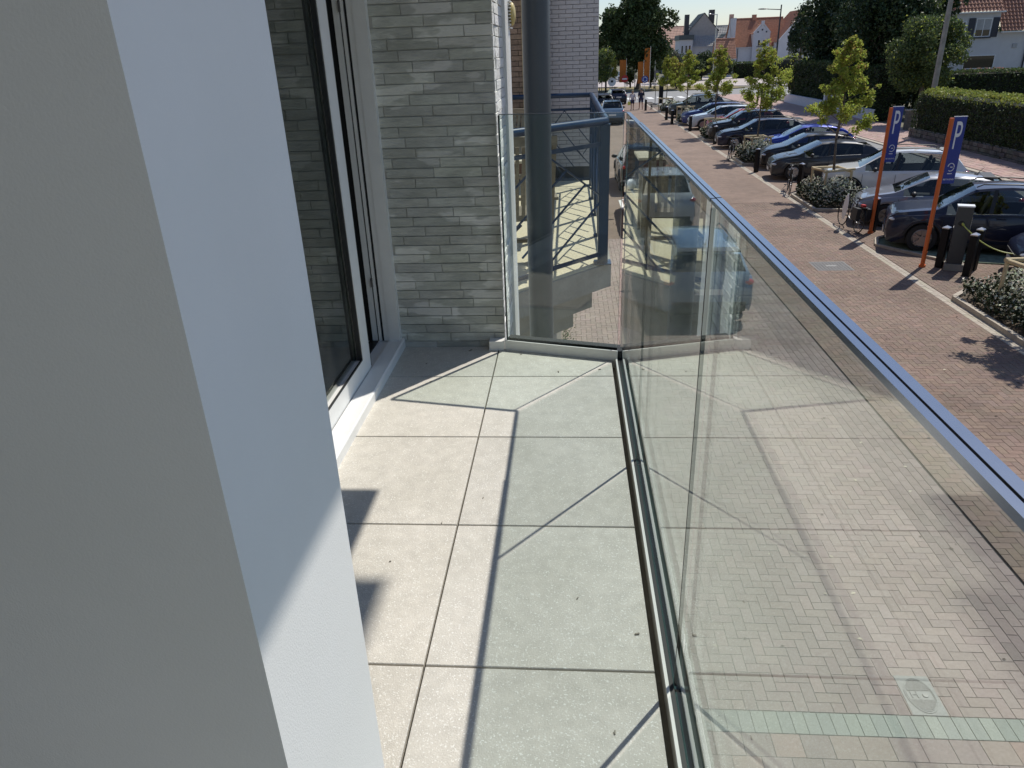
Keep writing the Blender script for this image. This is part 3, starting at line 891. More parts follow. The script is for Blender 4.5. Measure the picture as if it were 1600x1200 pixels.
STY = {
 # x: position from nose, w half width, lo sill height, sh shoulder height, tp top height
 "suv":   dict(L=4.45, H=1.66, W=.925, r=.36, wf=.86, wr=3.52, g=(1.12, 1.86, 3.55, 4.22), k=[(0, .70, .40, .62, .68), (.05, .80, .26, .78, .84), (.2, .875, .21, .88, .96), (.6, .915, .2, .93, 1.03), (1.12, .925, .2, .98, 1.09), (1.86, .925, .2, 1.00, 1.60), (2.6, .925, .2, 1.02, 1.66), (3.55, .92, .22, 1.05, 1.62), (3.95, .91, .26, 1.06, 1.52), (4.22, .89, .3, 1.05, 1.16), (4.38, .85, .34, .95, 1.02), (4.45, .76, .42, .82, .88)]),
 "hatch": dict(L=4.28, H=1.46, W=.89, r=.325, wf=.88, wr=3.46, g=(1.02, 1.86, 3.15, 4.0), k=[(0, .62, .36, .50, .56), (.06, .76, .2, .62, .70), (.25, .84, .17, .74, .82), (.6, .875, .16, .82, .91), (1.02, .885, .16, .88, .98), (1.86, .89, .16, .92, 1.42), (2.5, .89, .16, .94, 1.46), (3.15, .885, .18, .97, 1.42), (3.7, .87, .22, .98, 1.30), (4.0, .85, .26, .98, 1.08), (4.18, .82, .3, .90, .96), (4.28, .74, .38, .70, .76)]),
 "wagon": dict(L=4.62, H=1.47, W=.90, r=.33, wf=.92, wr=3.66, g=(1.20, 1.98, 3.95, 4.42), k=[(0, .64, .36, .52, .58), (.06, .78, .2, .64, .70), (.3, .86, .17, .76, .84), (.7, .89, .16, .84, .92), (1.20, .90, .16, .90, .99), (1.98, .90, .16, .93, 1.42), (2.6, .90, .16, .95, 1.47), (3.6, .895, .18, .96, 1.45), (3.95, .89, .2, .97, 1.40), (4.42, .86, .26, .96, 1.06), (4.54, .83, .3, .88, .94), (4.62, .76, .38, .72, .78)]),
}
def car_shell(st, body_mat, root):
    s = STY[st]; K = np.array(s["k"]); L = s["L"]; g0, g1, g2, g3 = s["g"]; wr_ = s["r"] + .045
    xs_ = set([k[0] for k in s["k"]])
    for a, b, n in ((g0, g1, 4), (g1, g2, 6), (g2, g3, 4)):
        for i in range(n + 1): xs_.add(round(a + (b - a) * i / n, 3))
    for wc in (s["wf"], s["wr"]):
        for i in range(9): xs_.add(round(wc - wr_ * math.cos(PI * i / 8), 3))
    X = []
    for x in sorted(xs_):
        if not X or x - X[-1] > .012: X.append(x)
    def itp(x, c):
        y = np.interp(x, K[:, 0], K[:, c])
        return float((y + np.interp(x - .09, K[:, 0], K[:, c]) * .5 + np.interp(x + .09, K[:, 0], K[:, c]) * .5) / 2) if .2 < x < L - .2 else float(y)
    ring = []
    for x in X:
        w, lo, sh, tp = (itp(x, c) for c in (1, 2, 3, 4))
        p2z = lo + .45 * (sh - lo); p1z = lo + .12
        a_ = 0
        for wc in (s["wf"], s["wr"]):
            if abs(x - wc) < wr_ + .001:
                a_ = s["r"] + math.sqrt(max(0, wr_ ** 2 - (x - wc) ** 2)) * .98
                if a_ > lo: lo = a_; p1z = lo + .03; p2z = max(p2z, lo + .06); 
        gg = tp - sh
        wb = w * .905; yt = wb - .36 * max(0, gg - .06) - .01
        ring.append([(w * (.95 if not a_ else .985), lo), (w * .992, p1z), (w, p2z), (w * .985, max(sh - .10, p2z + .01)), (w * .952, max(sh - .012, p2z + .02)), (wb, sh + .008),
                     (yt, sh + gg * .86), (yt * .94 - .01, sh + gg * .95), (yt * .55, tp - .004), (0, tp)])
    n = len(ring[0]); nx = len(X)
    V = []
    for i, x in enumerate(X):
        for sd in (1, -1):
            for (y, z) in ring[i]: V.append((x - L / 2, sd * y, z))
    idx = lambda i, sd, k: i * 2 * n + (0 if sd > 0 else n) + k
    body, side, front, rear = [], [], [], []
    for i in range(nx - 1):
        xm = (X[i] + X[i + 1]) / 2
        for sd in (1, -1):
            for k in range(n - 1):
                q = (idx(i, sd, k), idx(i + 1, sd, k), idx(i + 1, sd, k + 1), idx(i, sd, k + 1))
                if k == 5 and g0 + .22 < xm < g2 + (g3 - g2) * .30: side.append(q)
                elif k >= 7 and g0 < xm < g1: front.append(q)
                elif k >= 7 and g2 + .12 < xm < g3: rear.append(q)
                else: body.append(q)
    for i in (0, nx - 1):
        lp = [idx(i, 1, k) for k in range(n)] + [idx(i, -1, k) for k in range(n - 2, -1, -1)]
        body.append(tuple(lp))
    for nm, fs, mt in (("body", body, body_mat), ("side_window", side, m_cglass), ("windscreen", front, m_cglass), ("rear_window", rear, m_cglass)):
        used = sorted(set(i for f in fs for i in f)); mp = {u: i for i, u in enumerate(used)}
        mb = MB(); mb.add([V[u] for u in used], [tuple(mp[i] for i in f) for f in fs])
        if nm == "side_window":   # one object per side
            for sd in (1, -1):
                ff = [f for f in fs if all(V[i][1] * sd >= 0 for i in f)]
                u2 = sorted(set(i for f in ff for i in f)); m2 = {u: i for i, u in enumerate(u2)}
                MB().add([V[u] for u in u2], [tuple(m2[i] for i in f) for f in ff]).build(nm, mt, root, smooth=True, local=True)
            continue
        mb.build(nm, mt, root, smooth=True, local=True, sharp=38)
    return X, ring
def wheel(root, x, y, r, sgn, dark=False):
    mt = Matrix.Translation((x, y, r)) @ Matrix.Rotation(PI / 2 * sgn, 4, 'X') @ Matrix.Identity(4)
    t = MB().lathe([(r * .66, -.10), (r * .93, -.10), (r, -.07), (r, .07), (r * .93, .10), (r * .66, .10)], 28, 0, mt).build("wheel", m_tyre, root, smooth=True, local=True)
    m = MB().lathe([(r * .66, .085), (r * .60, .095), (r * .56, .05), (r * .2, .04)], 24, 0, mt)
    for k in range(5):
        a = 2 * PI * k / 5 + .2
        for da in (-.13, .13):
            p0 = mt @ Vector((math.cos(a) * r * .08, math.sin(a) * r * .08, .085)); p1 = mt @ Vector((math.cos(a + da) * r * .60, math.sin(a + da) * r * .60, .088))
            m.bar(p0, p1, .035, .03, up=tuple((mt.to_3x3() @ Vector((0, 0, 1)))))
    m.lathe([(.001, .10), (r * .17, .098), (r * .18, .08)], 12, 0, mt)
    m.build("rim", m_rimb if dark else m_rim, t, smooth=True, local=True)
    MB().lathe([(.001, -.02), (r * .64, -.02), (r * .64, .03), (.001, .03)], 16, 0, mt).build("brake_disc", m_plast, t, local=True)
def make_car(st, color, label, roof=False, antenna=True, dark_rim=False):
    s = STY[st]; L = s["L"]; W = s["W"]; h = L / 2
    t = thing("parked_car", (0, 0, 0), label, "car")
    car_shell(st, PAINT[color], t)
    B = lambda nm, m, mt, **k: m.build(nm, mt, t, local=True, **k)
    m = MB(); m.box(-h + .25, h - .25, -W + .20, W - .20, .18, .66); m.box(s["wf"] + .42 - h, s["wr"] - .42 - h, -W + .07, W - .07, .17, .34)
    B("underbody", m, m_plast)
    zb_ = s["k"][5][3]
    for sx in (s["g"][0] + .95, s["g"][0] + 1.85):
        for sy in (-.37, .37):
            m = MB(); m.box(sx - h - .30, sx - h + .18, sy - .24, sy + .24, .66, .78); m.bar((sx - h + .12, sy, .70), (sx - h + .34, sy, zb_ + .22), .46, .12, up=(1, 0, .3)); m.ell((sx - h + .38, sy, zb_ + .30), (.06, .13, .09), 10, 6)
            B("seat", m, m_seat)
    B("dashboard", MB().box(s["g"][0] - h + .05, s["g"][0] - h + .42, -W + .22, W - .22, .66, zb_ - .03), m_plast)
    wp = [(s["g"][0] - h + .55 + .06 * math.sin(a), .37 + .18 * math.cos(a), zb_ - .02 + .17 * math.sin(a)) for a in np.linspace(0, 2 * PI, 17)]
    B("steering_wheel", MB().tube(wp, .016, 6, cap=False), m_seat)
    for x in (s["wf"], s["wr"]):
        for sd in (1, -1): wheel(t, x - h, sd * (W - .115), s["r"], -sd, dark_rim)
    sh = float(np.interp(.2, [k[0] for k in s["k"]], [k[3] for k in s["k"]]))
    for sd in (1, -1):
        mt = Matrix.Rotation(R(-16 * sd), 4, 'Z')
        B("headlight", MB().ell((0, 0, 0), (.22, .15, .075), 14, 8, 0, Matrix.Translation((-h + .26, sd * (W - .235), sh - .09)) @ mt), m_lamp, smooth=True)
        B("tail_light", MB().ell((0, 0, 0), (.13, .16, .085), 14, 8, 0, Matrix.Translation((h - .17, sd * (W - .20), (1.0 if st == "suv" else .90) - .04))), m_tail, smooth=True)
        zm = s["k"][5][3] + .06; xm = s["g"][0] + .48 - h
        mr = B("mirror", MB().ell((xm, sd * (W + .07), zm), (.075, .12, .075), 12, 8), m_plast, smooth=True)
        for hx in (s["g"][0] + 1.25, s["g"][0] + 2.15):
            if hx < s["wr"] + .1: B("door_handle", MB().box(hx - h, hx - h + .2, sd * (W * .985) - .018, sd * (W * .985) + .018, .82 * (s["H"] / 1.46) ** .8, .85 * (s["H"] / 1.46) ** .8), PAINT[color])
        m = MB()
        for hx in (s["g"][0] + .12, s["g"][0] + 1.12, min(s["g"][0] + 2.05, s["wr"] - .15)):
            m.box(hx - h - .004, hx - h + .004, sd * (W * .997) - .006, sd * (W * .997) + .003, .34, s["k"][5][3] - .10)
        B("door_gap", m, m_plast)
        B("sill_trim", MB().box(s["wf"] + .44 - h, s["wr"] - .44 - h, sd * (W * .992) - .016, sd * (W * .992) + .016, s["k"][5][2] + .02, s["k"][5][2] + .11), m_plast)
        for wc in (s["wf"], s["wr"]):
            if st == "suv":
                pr_ = [(wc - h + (s["r"] + .07) * math.cos(a), sd * (W * .995), s["r"] + (s["r"] + .07) * math.sin(a)) for a in np.linspace(.12, PI - .12, 13)]
                B("arch_trim", MB().tube(pr_, .028, 6), m_plast, smooth=True)
        bz = s["k"][5][3] + .012
        B("window_trim", MB().bar((s["g"][0] + .30 - h, sd * (W * .912), s["k"][4][3] + .012), (s["g"][2] + .15 - h, sd * (W * .905), s["k"][7][3] + .014), .014, .016), m_chrome if color in ("charcoal", "pale_silver", "navy") else m_plast)
        B("bonnet_gap", MB().bar((.30 - h, sd * .60, s["k"][2][4] + .005), (s["g"][0] - .02 - h, sd * .66, s["k"][4][3] + .045), .008, .010), m_plast)
        xb = s["g"][0] + 1.12 - h
        yb = W * .905
        gg = s["H"] - s["k"][5][3]
        m = MB(); m.bar((xb, sd * (yb + .004), s["k"][5][3] + .01), (xb + .05, sd * (yb - .36 * (gg - .06) - .005), s["k"][5][3] + gg * .86), .085, .012, up=(0, sd, .4))
        B("door_pillar", m, m_plast)
        if st != "hatch" or roof:
            ge = s["g"]
            pts = [(ge[1] - h + a * (ge[2] - ge[1]), sd * (yb - .36 * (gg - .06) - .06), s["H"] + z_) for a, z_ in ((0.0, -.05), (.08, .02), (.5, .035), (.92, .015), (1., -.04))]
            B("roof_rail", MB().tube(pts, .016, 8), m_plast if color != "pale_silver" else m_chrome, smooth=True)
    B("grille", MB().box(-h - .012, -h + .10, -.48, .48, .38, .56), m_plast)
    B("front_plate", MB().box(-h - .022, -h - .010, -.26, .26, .33, .44), m_plate)
    B("rear_plate", MB().box(h - .012, h + .012, -.26, .26, .62, .73) if st == "hatch" else MB().box(h - .03, h + .010, -.26, .26, .66, .77), m_plate)
    B("rear_bumper", MB().box(h - .16, h + .012, -W + .20, W - .20, .34, .52), m_plast)
    sp = s["g"][2]
    B("spoiler", MB().prism([(sp - h + .04, -W + .34), (sp - h + .34, -W + .30), (sp - h + .34, W - .30), (sp - h + .04, W - .34)], s["H"] - .075, s["H"] - .045), m_plast if color != "white" else PAINT[color])
    if antenna: B("antenna", MB().tube([(sp - h - .10, 0, s["H"] - .03), (sp - h + .06, 0, s["H"] + .16)], [.012, .004], 6).ell((sp - h - .10, 0, s["H"] - .02), (.06, .03, .025), 8, 5), m_plast)
    return t
PROTO = {}
def place_car(st, color, label, nose, ang, group, **kw):
    """nose point on the ground, ang = direction nose->tail in degrees"""
    key = (st, color, kw.get("dark_rim", False), kw.get("roof", False))
    if key in PROTO:
        t = copy_tree(PROTO[key])
    else:
        near = [k for k in PROTO if k[0] == st and k[2:] == key[2:]]
        if near:
            t = copy_tree(PROTO[near[0]])
            old = PAINT[near[0][1]]
            for ch in t.children:
                if any(mm == old for mm in ch.data.materials):
                    ch.data = ch.data.copy()
                    for i, mm in enumerate(ch.data.materials):
                        if mm == old: ch.data.materials[i] = PAINT[color]
        else:
            t = make_car(st, color, label, **kw)
        PROTO[key] = t
    a = R(ang); L = STY[st]["L"]
    t.location = (nose[0] + math.cos(a) * L / 2, nose[1] + math.sin(a) * L / 2, 0)
    t.rotation_euler = (0, 0, a)
    t["label"] = label; t["group"] = group; t["category"] = "car"
    return t
GR = "cars parked nose in along the paved lane"
place_car("suv", "navy", "dark navy SUV parked directly behind the grey charging post", (8.42, 20.05), -20, GR, dark_rim=True)
place_car("hatch", "silver_grey", "silver grey hatchback with black roof edge parked behind the orange parking posts", (8.62, 22.95), -19, GR, dark_rim=True)
place_car("suv", "white", "white SUV with roof rails parked behind the nearest young tree", (8.95, 27.1), -17, GR)
place_car("hatch", "charcoal", "charcoal hatchback parked behind the lone bicycle and bollard", (8.15, 31.35), -8, GR)
place_car("hatch", "black", "black hatchback squeezed between the charcoal hatchback and the bright blue car", (8.45, 34.3), -8, GR)
place_car("hatch", "blue", "bright royal blue hatchback parked behind the second planted bed", (9.3, 37.9), -8, GR)
place_car("wagon", "navy", "dark navy estate car with silver five spoke wheels parked beyond the blue hatchback", (7.95, 41.9), -6, GR)
place_car("suv", "black", "black SUV parked beside the third planted bed", (8.1, 45.4), -5, GR)
place_car("hatch", "red", "small car with red orange body half hidden behind the third planted bed", (8.7, 49.3), -5, GR)
place_car("wagon", "pale_silver", "pale silver estate car with roof rails in the far half of the row", (8.0, 52.4), -4, GR)
place_car("wagon", "dark_blue", "deep blue car with sunlit bonnet in the far half of the row", (8.0, 55.6), -4, GR)
place_car("suv", "grey_green", "dark grey green off roader last in the parked row near the junction", (7.9, 62.4), -3, GR)
place_car("hatch", "navy", "dark car with only its bonnet showing above the shrubs at the right picture edge", (9.95, 16.85), -20, GR)
GF = "cars parked along the facade under the balconies"
place_car("wagon", "steel_blue", "steel blue estate car seen through the glass railing below the balcony", (2.66, 18.1), -90, GF)
place_car("suv", "pale_silver", "pale silver car with red tail lamp seen through the glass railing", (2.78, 25.85), -90, GF)
place_car("suv", "charcoal", "dark car on the facade side ahead of the pale silver one, mirror showing", (2.85, 32.6), -90, GF)
place_car("suv", "steel_blue", "light blue grey SUV parked on the facade side below the far rail corner", (3.2, 61.2), -90, GF)
place_car("wagon", "black", "black car on the facade side mostly hidden behind the grey painted wall", (3.25, 75.5), -90, GF)
place_car("wagon", "navy", "dark saloon stopped at the end of the lane before the zebra crossing", (4.75, 84.0), -86, GF)
place_car("suv", "white", "white car far off on the pale road behind the orange banners", (9.0, 146), -75, "cars beyond the roundabout")
place_car("suv", "grey_green", "dark car far off beside the rounded hedge past the roundabout", (14.8, 128), -5, "cars beyond the roundabout")

# ------------------------------------------------------------------ street furniture
def parking_sign(x, y, h, label, wide, lines):
    t = thing("parking_sign", (x, y, 0), label, "parking sign", "blue P signs on orange posts", 0)
    t.rotation_euler = (0, 0, R(2))
    MB().tube([(0, 0, 0), (0, 0, h - .02)], .048, 16).build("post", m_orange, t, smooth=True, local=True)
    MB().tube([(0, 0, .0), (0, 0, .06)], .075, 16).build("post_collar", m_orange, t, smooth=True, local=True)
    for z in (.35, .95, 2.2, 2.9):
        MB().tube([(0, 0, z), (0, 0, z + .025)], .055, 16).build("clamp", m_orange, t, smooth=True, local=True)
    z0 = 1.95 if wide else 2.0
    # board is rolled round the post, curved edge
    m = MB(); m.box(.035, .31, -.03, -.005, z0, h); b_ = m.build("sign_board", m_blue, t, local=True)
    m = MB(); m.box(.03, .315, -.034, -.002, h, h + .014); m.build("sign_top", m_signw, t, local=True)
    def word(s, sz, z, nm, x=.172):
        me = text_mesh(s, sz, .001); me.materials.append(m_signw)
        o = link(nm, me, t, (x, -.0315, z)); o.rotation_euler = (R(90), 0, 0); return o
    o = word("P", .50, h - .42, "letter_p"); o.scale = (.66, 1.7, 1)
    word("BETALEND", .048, z0 + .09, "small_lettering")
    # car charging symbol : ring, cable and bar
    m = MB(); pts = [(.172 + .07 * math.cos(a), -.032, z0 + .36 + .085 * math.sin(a)) for a in np.linspace(-2.2, 3.0, 22)]
    m.tube(pts, .009, 6); m.box(.12, .22, -.0335, -.0312, z0 + .21, z0 + .228); m.box(.158, .21, -.0335, -.0312, z0 + .35, z0 + .37)
    m.build("charging_symbol", m_signw, t, local=True)
parking_sign(8.42, 17.55, 3.38, "nearer blue P sign on an orange post, beside the charging post", True, 1)
parking_sign(8.52, 21.1, 3.36, "farther blue P sign on an orange post, behind the parked bicycle", True, 1)

t = thing("charging_post", (9.0, 17.3, 0), "dark grey electric charging post with pale top and yellow cable plugged in", "charging post", rz=R(-22))
MB().box(-.16, .16, -.11, .11, .16, 1.47).build("housing", m_charger, t, local=True)
MB().box(-.17, .17, -.12, .12, 1.471, 1.50).build("top_cover", m_signw, t, local=True)
MB().box(-.20, .20, -.15, .15, 0, .158).build("plinth", m_conc, t, local=True)
MB().lathe([(.001, .02), (.05, .02), (.06, 0)], 16, 0, Matrix.Translation((-.03, -.111, 1.10)) @ Matrix.Rotation(PI / 2, 4, 'X')).build("socket", m_black, t, local=True)
MB().box(.162, .168, -.08, -.05, .9, 1.25).build("light_strip", m_postcap, t, local=True)
t2 = thing("charging_cable", (9.0, 17.18, 1.0), "yellow green charging cable sagging from the post to the dark car", "cable")
pts = []
a0 = Vector((8.95, 17.15, 1.08)); a1 = Vector((9.85, 16.55, .55))
for i in range(21):
    s_ = i / 20; p = a0.lerp(a1, s_); p.z -= .55 * s_ * (1 - s_); pts.append(p)
MB().tube(pts, .013, 8).build("cable", m_cable, t2, smooth=True); MB().tube([a0, a0 + Vector((.0, .06, .03))], .026, 10).build("plug", m_cable, t2, smooth=True)

def bollard(x, y, label):
    t = thing("bollard", (x, y, 0), label, "bollard", "black square bollards at the parking bays", R(45))
    MB().box(-.075, .075, -.075, .075, 0, .90).build("shaft", m_post, t, local=True)
    MB().box(-.068, .068, -.068, .068, .90, .93).build("neck", m_post, t, local=True)
    MB().add([(-.078, -.078, .93), (.078, -.078, .93), (.078, .078, .93), (-.078, .078, .93), (-.078, -.078, .955), (.078, -.078, .955), (.078, .078, .955), (-.078, .078, .955), (0, 0, 1.0)], [(0, 1, 5, 4), (1, 2, 6, 5), (2, 3, 7, 6), (3, 0, 4, 7), (4, 5, 8), (5, 6, 8), (6, 7, 8), (7, 4, 8), (0, 3, 2, 1)]).build("cap", m_postcap if y < 30 else m_post, t, local=True)
    return t
bl0 = None
for x, y, lb in ((8.78, 17.5, "black bollard standing right against the nearer orange sign post"), (9.05, 16.75, "black bollard between the charging post and the planted bed kerb"), (9.42, 17.25, "black bollard hidden partly behind the charging cable"),
                 (8.62, 21.25, "black bollard beside the bicycle at the farther orange post"), (8.55, 28.2, "black bollard next to the upright black bicycle"), (8.05, 32.85, "lone black bollard in front of the black hatchback"),
                 (8.2, 44.0 - .6, "black bollard at the near end of the third planted bed"), (7.95, 50.9, "black bollard in front of the red orange car"), (7.45, 56.2, "black bollard by the fourth planted bed, nearer of the pair"),
                 (7.5, 59.9, "black bollard by the fourth planted bed, farther of the pair"), (6.9, 70.2, "black bollard at the lane end near the walking couple"), (18.2, 76.5, "black bollard across the road by the junction corner")):
    if bl0 is None: bl0 = bollard(x, y, lb)
    else:
        t = copy_tree(bl0); t.location = (x, y, 0); t["label"] = lb

# planted beds with kerbs, shrubs and a young tree in a timber frame
def shrub_points(n, x0, x1, y0, y1, h, rg, chamf):
    out = []; nor = []
    k = 0
    while len(out) < n:
        x = rg.uniform(x0, x1); y = rg.uniform(y0, y1)
        if (x - x0) + (y - y0) * 1. < chamf * .6: continue
        e = min(x - x0, x1 - x, y - y0, y1 - y)
        hh = h * (.45 + .55 * min(1, e / .45)) * (.82 + .25 * math.sin(x * 7.1 + y * 3) * math.sin(y * 5.3 + x * 2))
        z = hh * (rg.uniform(0, 1) ** .45)
        out.append((x, y, .04 + z)); nor.append((0, 0, 1))
        k += 1
    return np.array(out)
def bed(y0, y1, label, depth=2.2, n=2600, hgt=.75, leaf=.075, far=False):
    xb = 7.95
    t = thing("planted_bed", (xb, y0, 0), label, "planted bed", "planted beds between the parking bays")
    # outline: front edge along the lane, 45 degree ends
    P_ = [(xb, y0), (xb, y1), (xb + depth * .55, y1 + depth * .32), (xb + depth, y1 + .1), (xb + depth, y0 + .4), (xb + depth * .45, y0 - depth * .1)]
    P_ = [(xb, y0), (xb + .02, y1), (xb + .75, y1 + .72), (xb + depth, y1 + .35), (xb + depth, y0 + .6), (xb + 1.2, y0 - .25)]
    m = MB(); m.prism(P_, -.03, .03); m.build("soil", m_soil, t)
    n_ = len(P_)
    for i in range(n_):
        a = Vector((*P_[i], 0)); b = Vector((*P_[(i + 1) % n_], 0)); L = (b - a).length; k = max(1, int(L / 1.0))
        for j in range(k):
            p = a.lerp(b, j / k); q = a.lerp(b, (j + 1) / k); d = (q - p).normalized() * .004
            MB().bar(p + d + Vector((0, 0, .02)), q - d + Vector((0, 0, .02)), .10, .16).build("kerb_stone", m_kerb, t)
    rg = np.random.default_rng(int(y0 * 10))
    pts = shrub_points(n, xb + .12, xb + depth - .2, y0 + .05, y1 + .1, hgt, rg, .3)
    top = pts[:, 2] / hgt
    light = (rg.random(len(pts)) < np.clip((top - .05) * .95, .10, .80))
    cl = (np.sin(pts[:, 0] * 5.3) + np.sin(pts[:, 1] * 4.1) + rg.normal(0, .5, len(pts))) > 0
    s = thing("shrub", (xb + depth / 2, (y0 + y1) / 2, 0), label.replace("bed", "shrubs").split(" with")[0] + ", dark leaves edged in cream", "shrub", "cream and green variegated shrubs in the beds")
    P0 = pts - np.array([xb + depth / 2, (y0 + y1) / 2, 0])
    a = leaf_obj("leaves", P0[~light], leaf * 1.1, m_leaf_s, rg, s, flat=.3); a = leaf_obj("pale_leaves", P0[light], leaf * .85, m_leaf_w, rg, s, flat=.8)
    m = MB()
    for _ in range(14):
        x = rg.uniform(-depth / 2 + .4, depth / 2 - .5); y = rg.uniform(-(y1 - y0) / 2 + .3, (y1 - y0) / 2 - .3)
        m.tube([(x, y, .02), (x + rg.uniform(-.1, .1), y + rg.uniform(-.1, .1), hgt * .7)], .012, 4)
    m.build("stems", m_bark, s, local=True)
    return t
BEDS = [(9.2, 15.0, "nearest planted bed at the right picture edge with stone kerb"), (24.3, 27.0, "planted bed with kerb holding the first full young tree"), (34.9, 37.5, "second planted bed with kerb in front of the bright blue car"),
        (45.2, 47.6, "third planted bed with kerb beside the black SUV"), (56.4, 58.6, "fourth planted bed with kerb halfway to the junction"), (67.3, 69.6, "last planted bed with kerb at the end of the lane")]
for i, (y0, y1, lb) in enumerate(BEDS):
    bed(y0, y1, lb, n=(15000, 6000, 4200, 3000, 2200, 1600)[i], hgt=(.85, .8, .95, .95, .9, .9)[i], leaf=(.07, .08, .10, .12, .14, .17)[i])
def tree_frame(x, y, label):
    t = thing("tree_guard", (x, y, 0), label, "tree guard", "debarked timber tree guards", R(12))
    for a, b in ((-.45, -.45), (.45, -.45), (.45, .45), (-.45, .45)):
        MB().tube([(a, b, 0), (a, b, 1.02)], .04, 10).build("stake", m_timber, t, smooth=True, local=True)
    for (a, b) in (((-.55, -.45, 1.04), (.55, -.45, 1.08)), ((-.45, -.5, 1.06), (-.45, .5, 1.04)), ((-.5, .45, 1.06), (.5, .45, 1.04)), ((.45, -.4, 1.0), (.45, .5, 1.05))):
        MB().tube([a, b], .042, 10).build("cross_rail", m_timber, t, smooth=True, local=True)
    return t
g0_ = tree_frame(8.95, 26.15, "timber frame with rounded rails around the first young tree")
for x, y, lb in ((8.88, 13.82, "timber frame rail rising from the shrubs at the right picture edge"), (8.9, 36.6, "timber frame in the second planted bed, pale rail in sun"), (8.75, 46.9, "timber frame in the third planted bed"), (8.6, 57.9, "timber frame in the fourth planted bed"), (8.5, 69.0, "timber frame in the last planted bed")):
    t = copy_tree(g0_); t.location = (x, y, 0); t["label"] = lb; t.rotation_euler = (0, 0, R(random.uniform(-5, 15)))

# young trees
def young_tree(seed, label, H=5.1):
    rg = np.random.default_rng(seed)
    t = thing("young_tree", (0, 0, 0), label, "tree", "young maple trees along the parking row")
    pts = [(0, 0, 0), (.03, .0, 1.0), (-.02, .04, 2.0), (.05, 0, 3.1), (0, .03, 4.0), (.02, 0, H - .3)]
    MB().tube(pts, [.058, .048, .042, .034, .022, .010], 9).build("trunk", m_bark, t, smooth=True, local=True)
    P_ = []; tips = []
    nb_ = 20
    br = MB()
    for i in range(nb_):
        f = i / (nb_ - 1); z = 1.95 + f * (H - 2.4); a = i * 2.4 + rg.uniform(-.4, .4)
        reach = (.84 * (1 - f) ** .8 + .22) * rg.uniform(.75, 1.15)
        if .45 < f < .6: reach *= .6
        e = Vector((math.cos(a) * reach, math.sin(a) * reach, z + reach * .55 + .1)); s0 = Vector((0, 0, z))
        mid = s0.lerp(e, .5) + Vector((0, 0, -.04))
        br.tube([s0, mid, e], [.016, .011, .005], 5)
        for j in range(7):
            q = s0.lerp(e, rg.uniform(.45, 1.08)) + Vector(rg.normal(0, .10, 3))
            tips.append((q, rg.uniform(.13, .25) * (1.15 - .5 * f)))
            br.tube([s0.lerp(e, .5), q], .004, 3, cap=False)
    for i in range(10): tips.append((Vector((rg.normal(0, .1), rg.normal(0, .1), rg.uniform(H - .9, H + .05))), .15))
    br.build("branches", m_bark, t, local=True)
    C_ = []
    for q, r_ in tips:
        n = int(62 * (r_ / .2) ** 2)
        d = rg.normal(size=(n, 3)); d /= np.linalg.norm(d, axis=1)[:, None]
        C_.append(np.array(q) + d * r_ * rg.uniform(.35, 1.0, (n, 1)) * np.array([1, 1, .8]))
    C_ = np.concatenate(C_)
    aut = (rg.random(len(C_)) < np.clip((C_[:, 2] - H * .6) * .14, .02, .3))
    leaf_obj("foliage", C_, .085, [m_leaf_y, m_leaf_a], rg, t, flat=.7, midx=aut.astype(np.int32))
    return t
tp = [young_tree(11, ""), young_tree(12, ""), young_tree(14, "", 5.0)]
TR = [(9.02, 26.3, 0, 0, 1.02, "young maple with yellow green crown in front of the white SUV"), (9.2, 13.7, 1, 1.2, 1.0, "young maple at the right picture edge, only a leafy branch showing"), (8.98, 36.9, 1, 2.1, 1.0, "young maple rising in front of the navy estate car"),
      (8.85, 47.3, 2, .5, 1.0, "young maple in the third bed, crown before the red roofed house"), (8.75, 58.3, 0, 2.6, .97, "young maple in the fourth bed, crown below the grey gabled house"), (8.6, 69.4, 2, 4.1, .88, "reddish tinged young maple, farthest of the row")]
used_ = set()
for x, y, k, rz, s_, lb in TR:
    if k in used_: t = copy_tree(tp[k])
    else: t = tp[k]; used_.add(k)
    t.location = (x, y, 0); t.rotation_euler = (0, 0, rz); t.scale = (s_,) * 3; t["label"] = lb

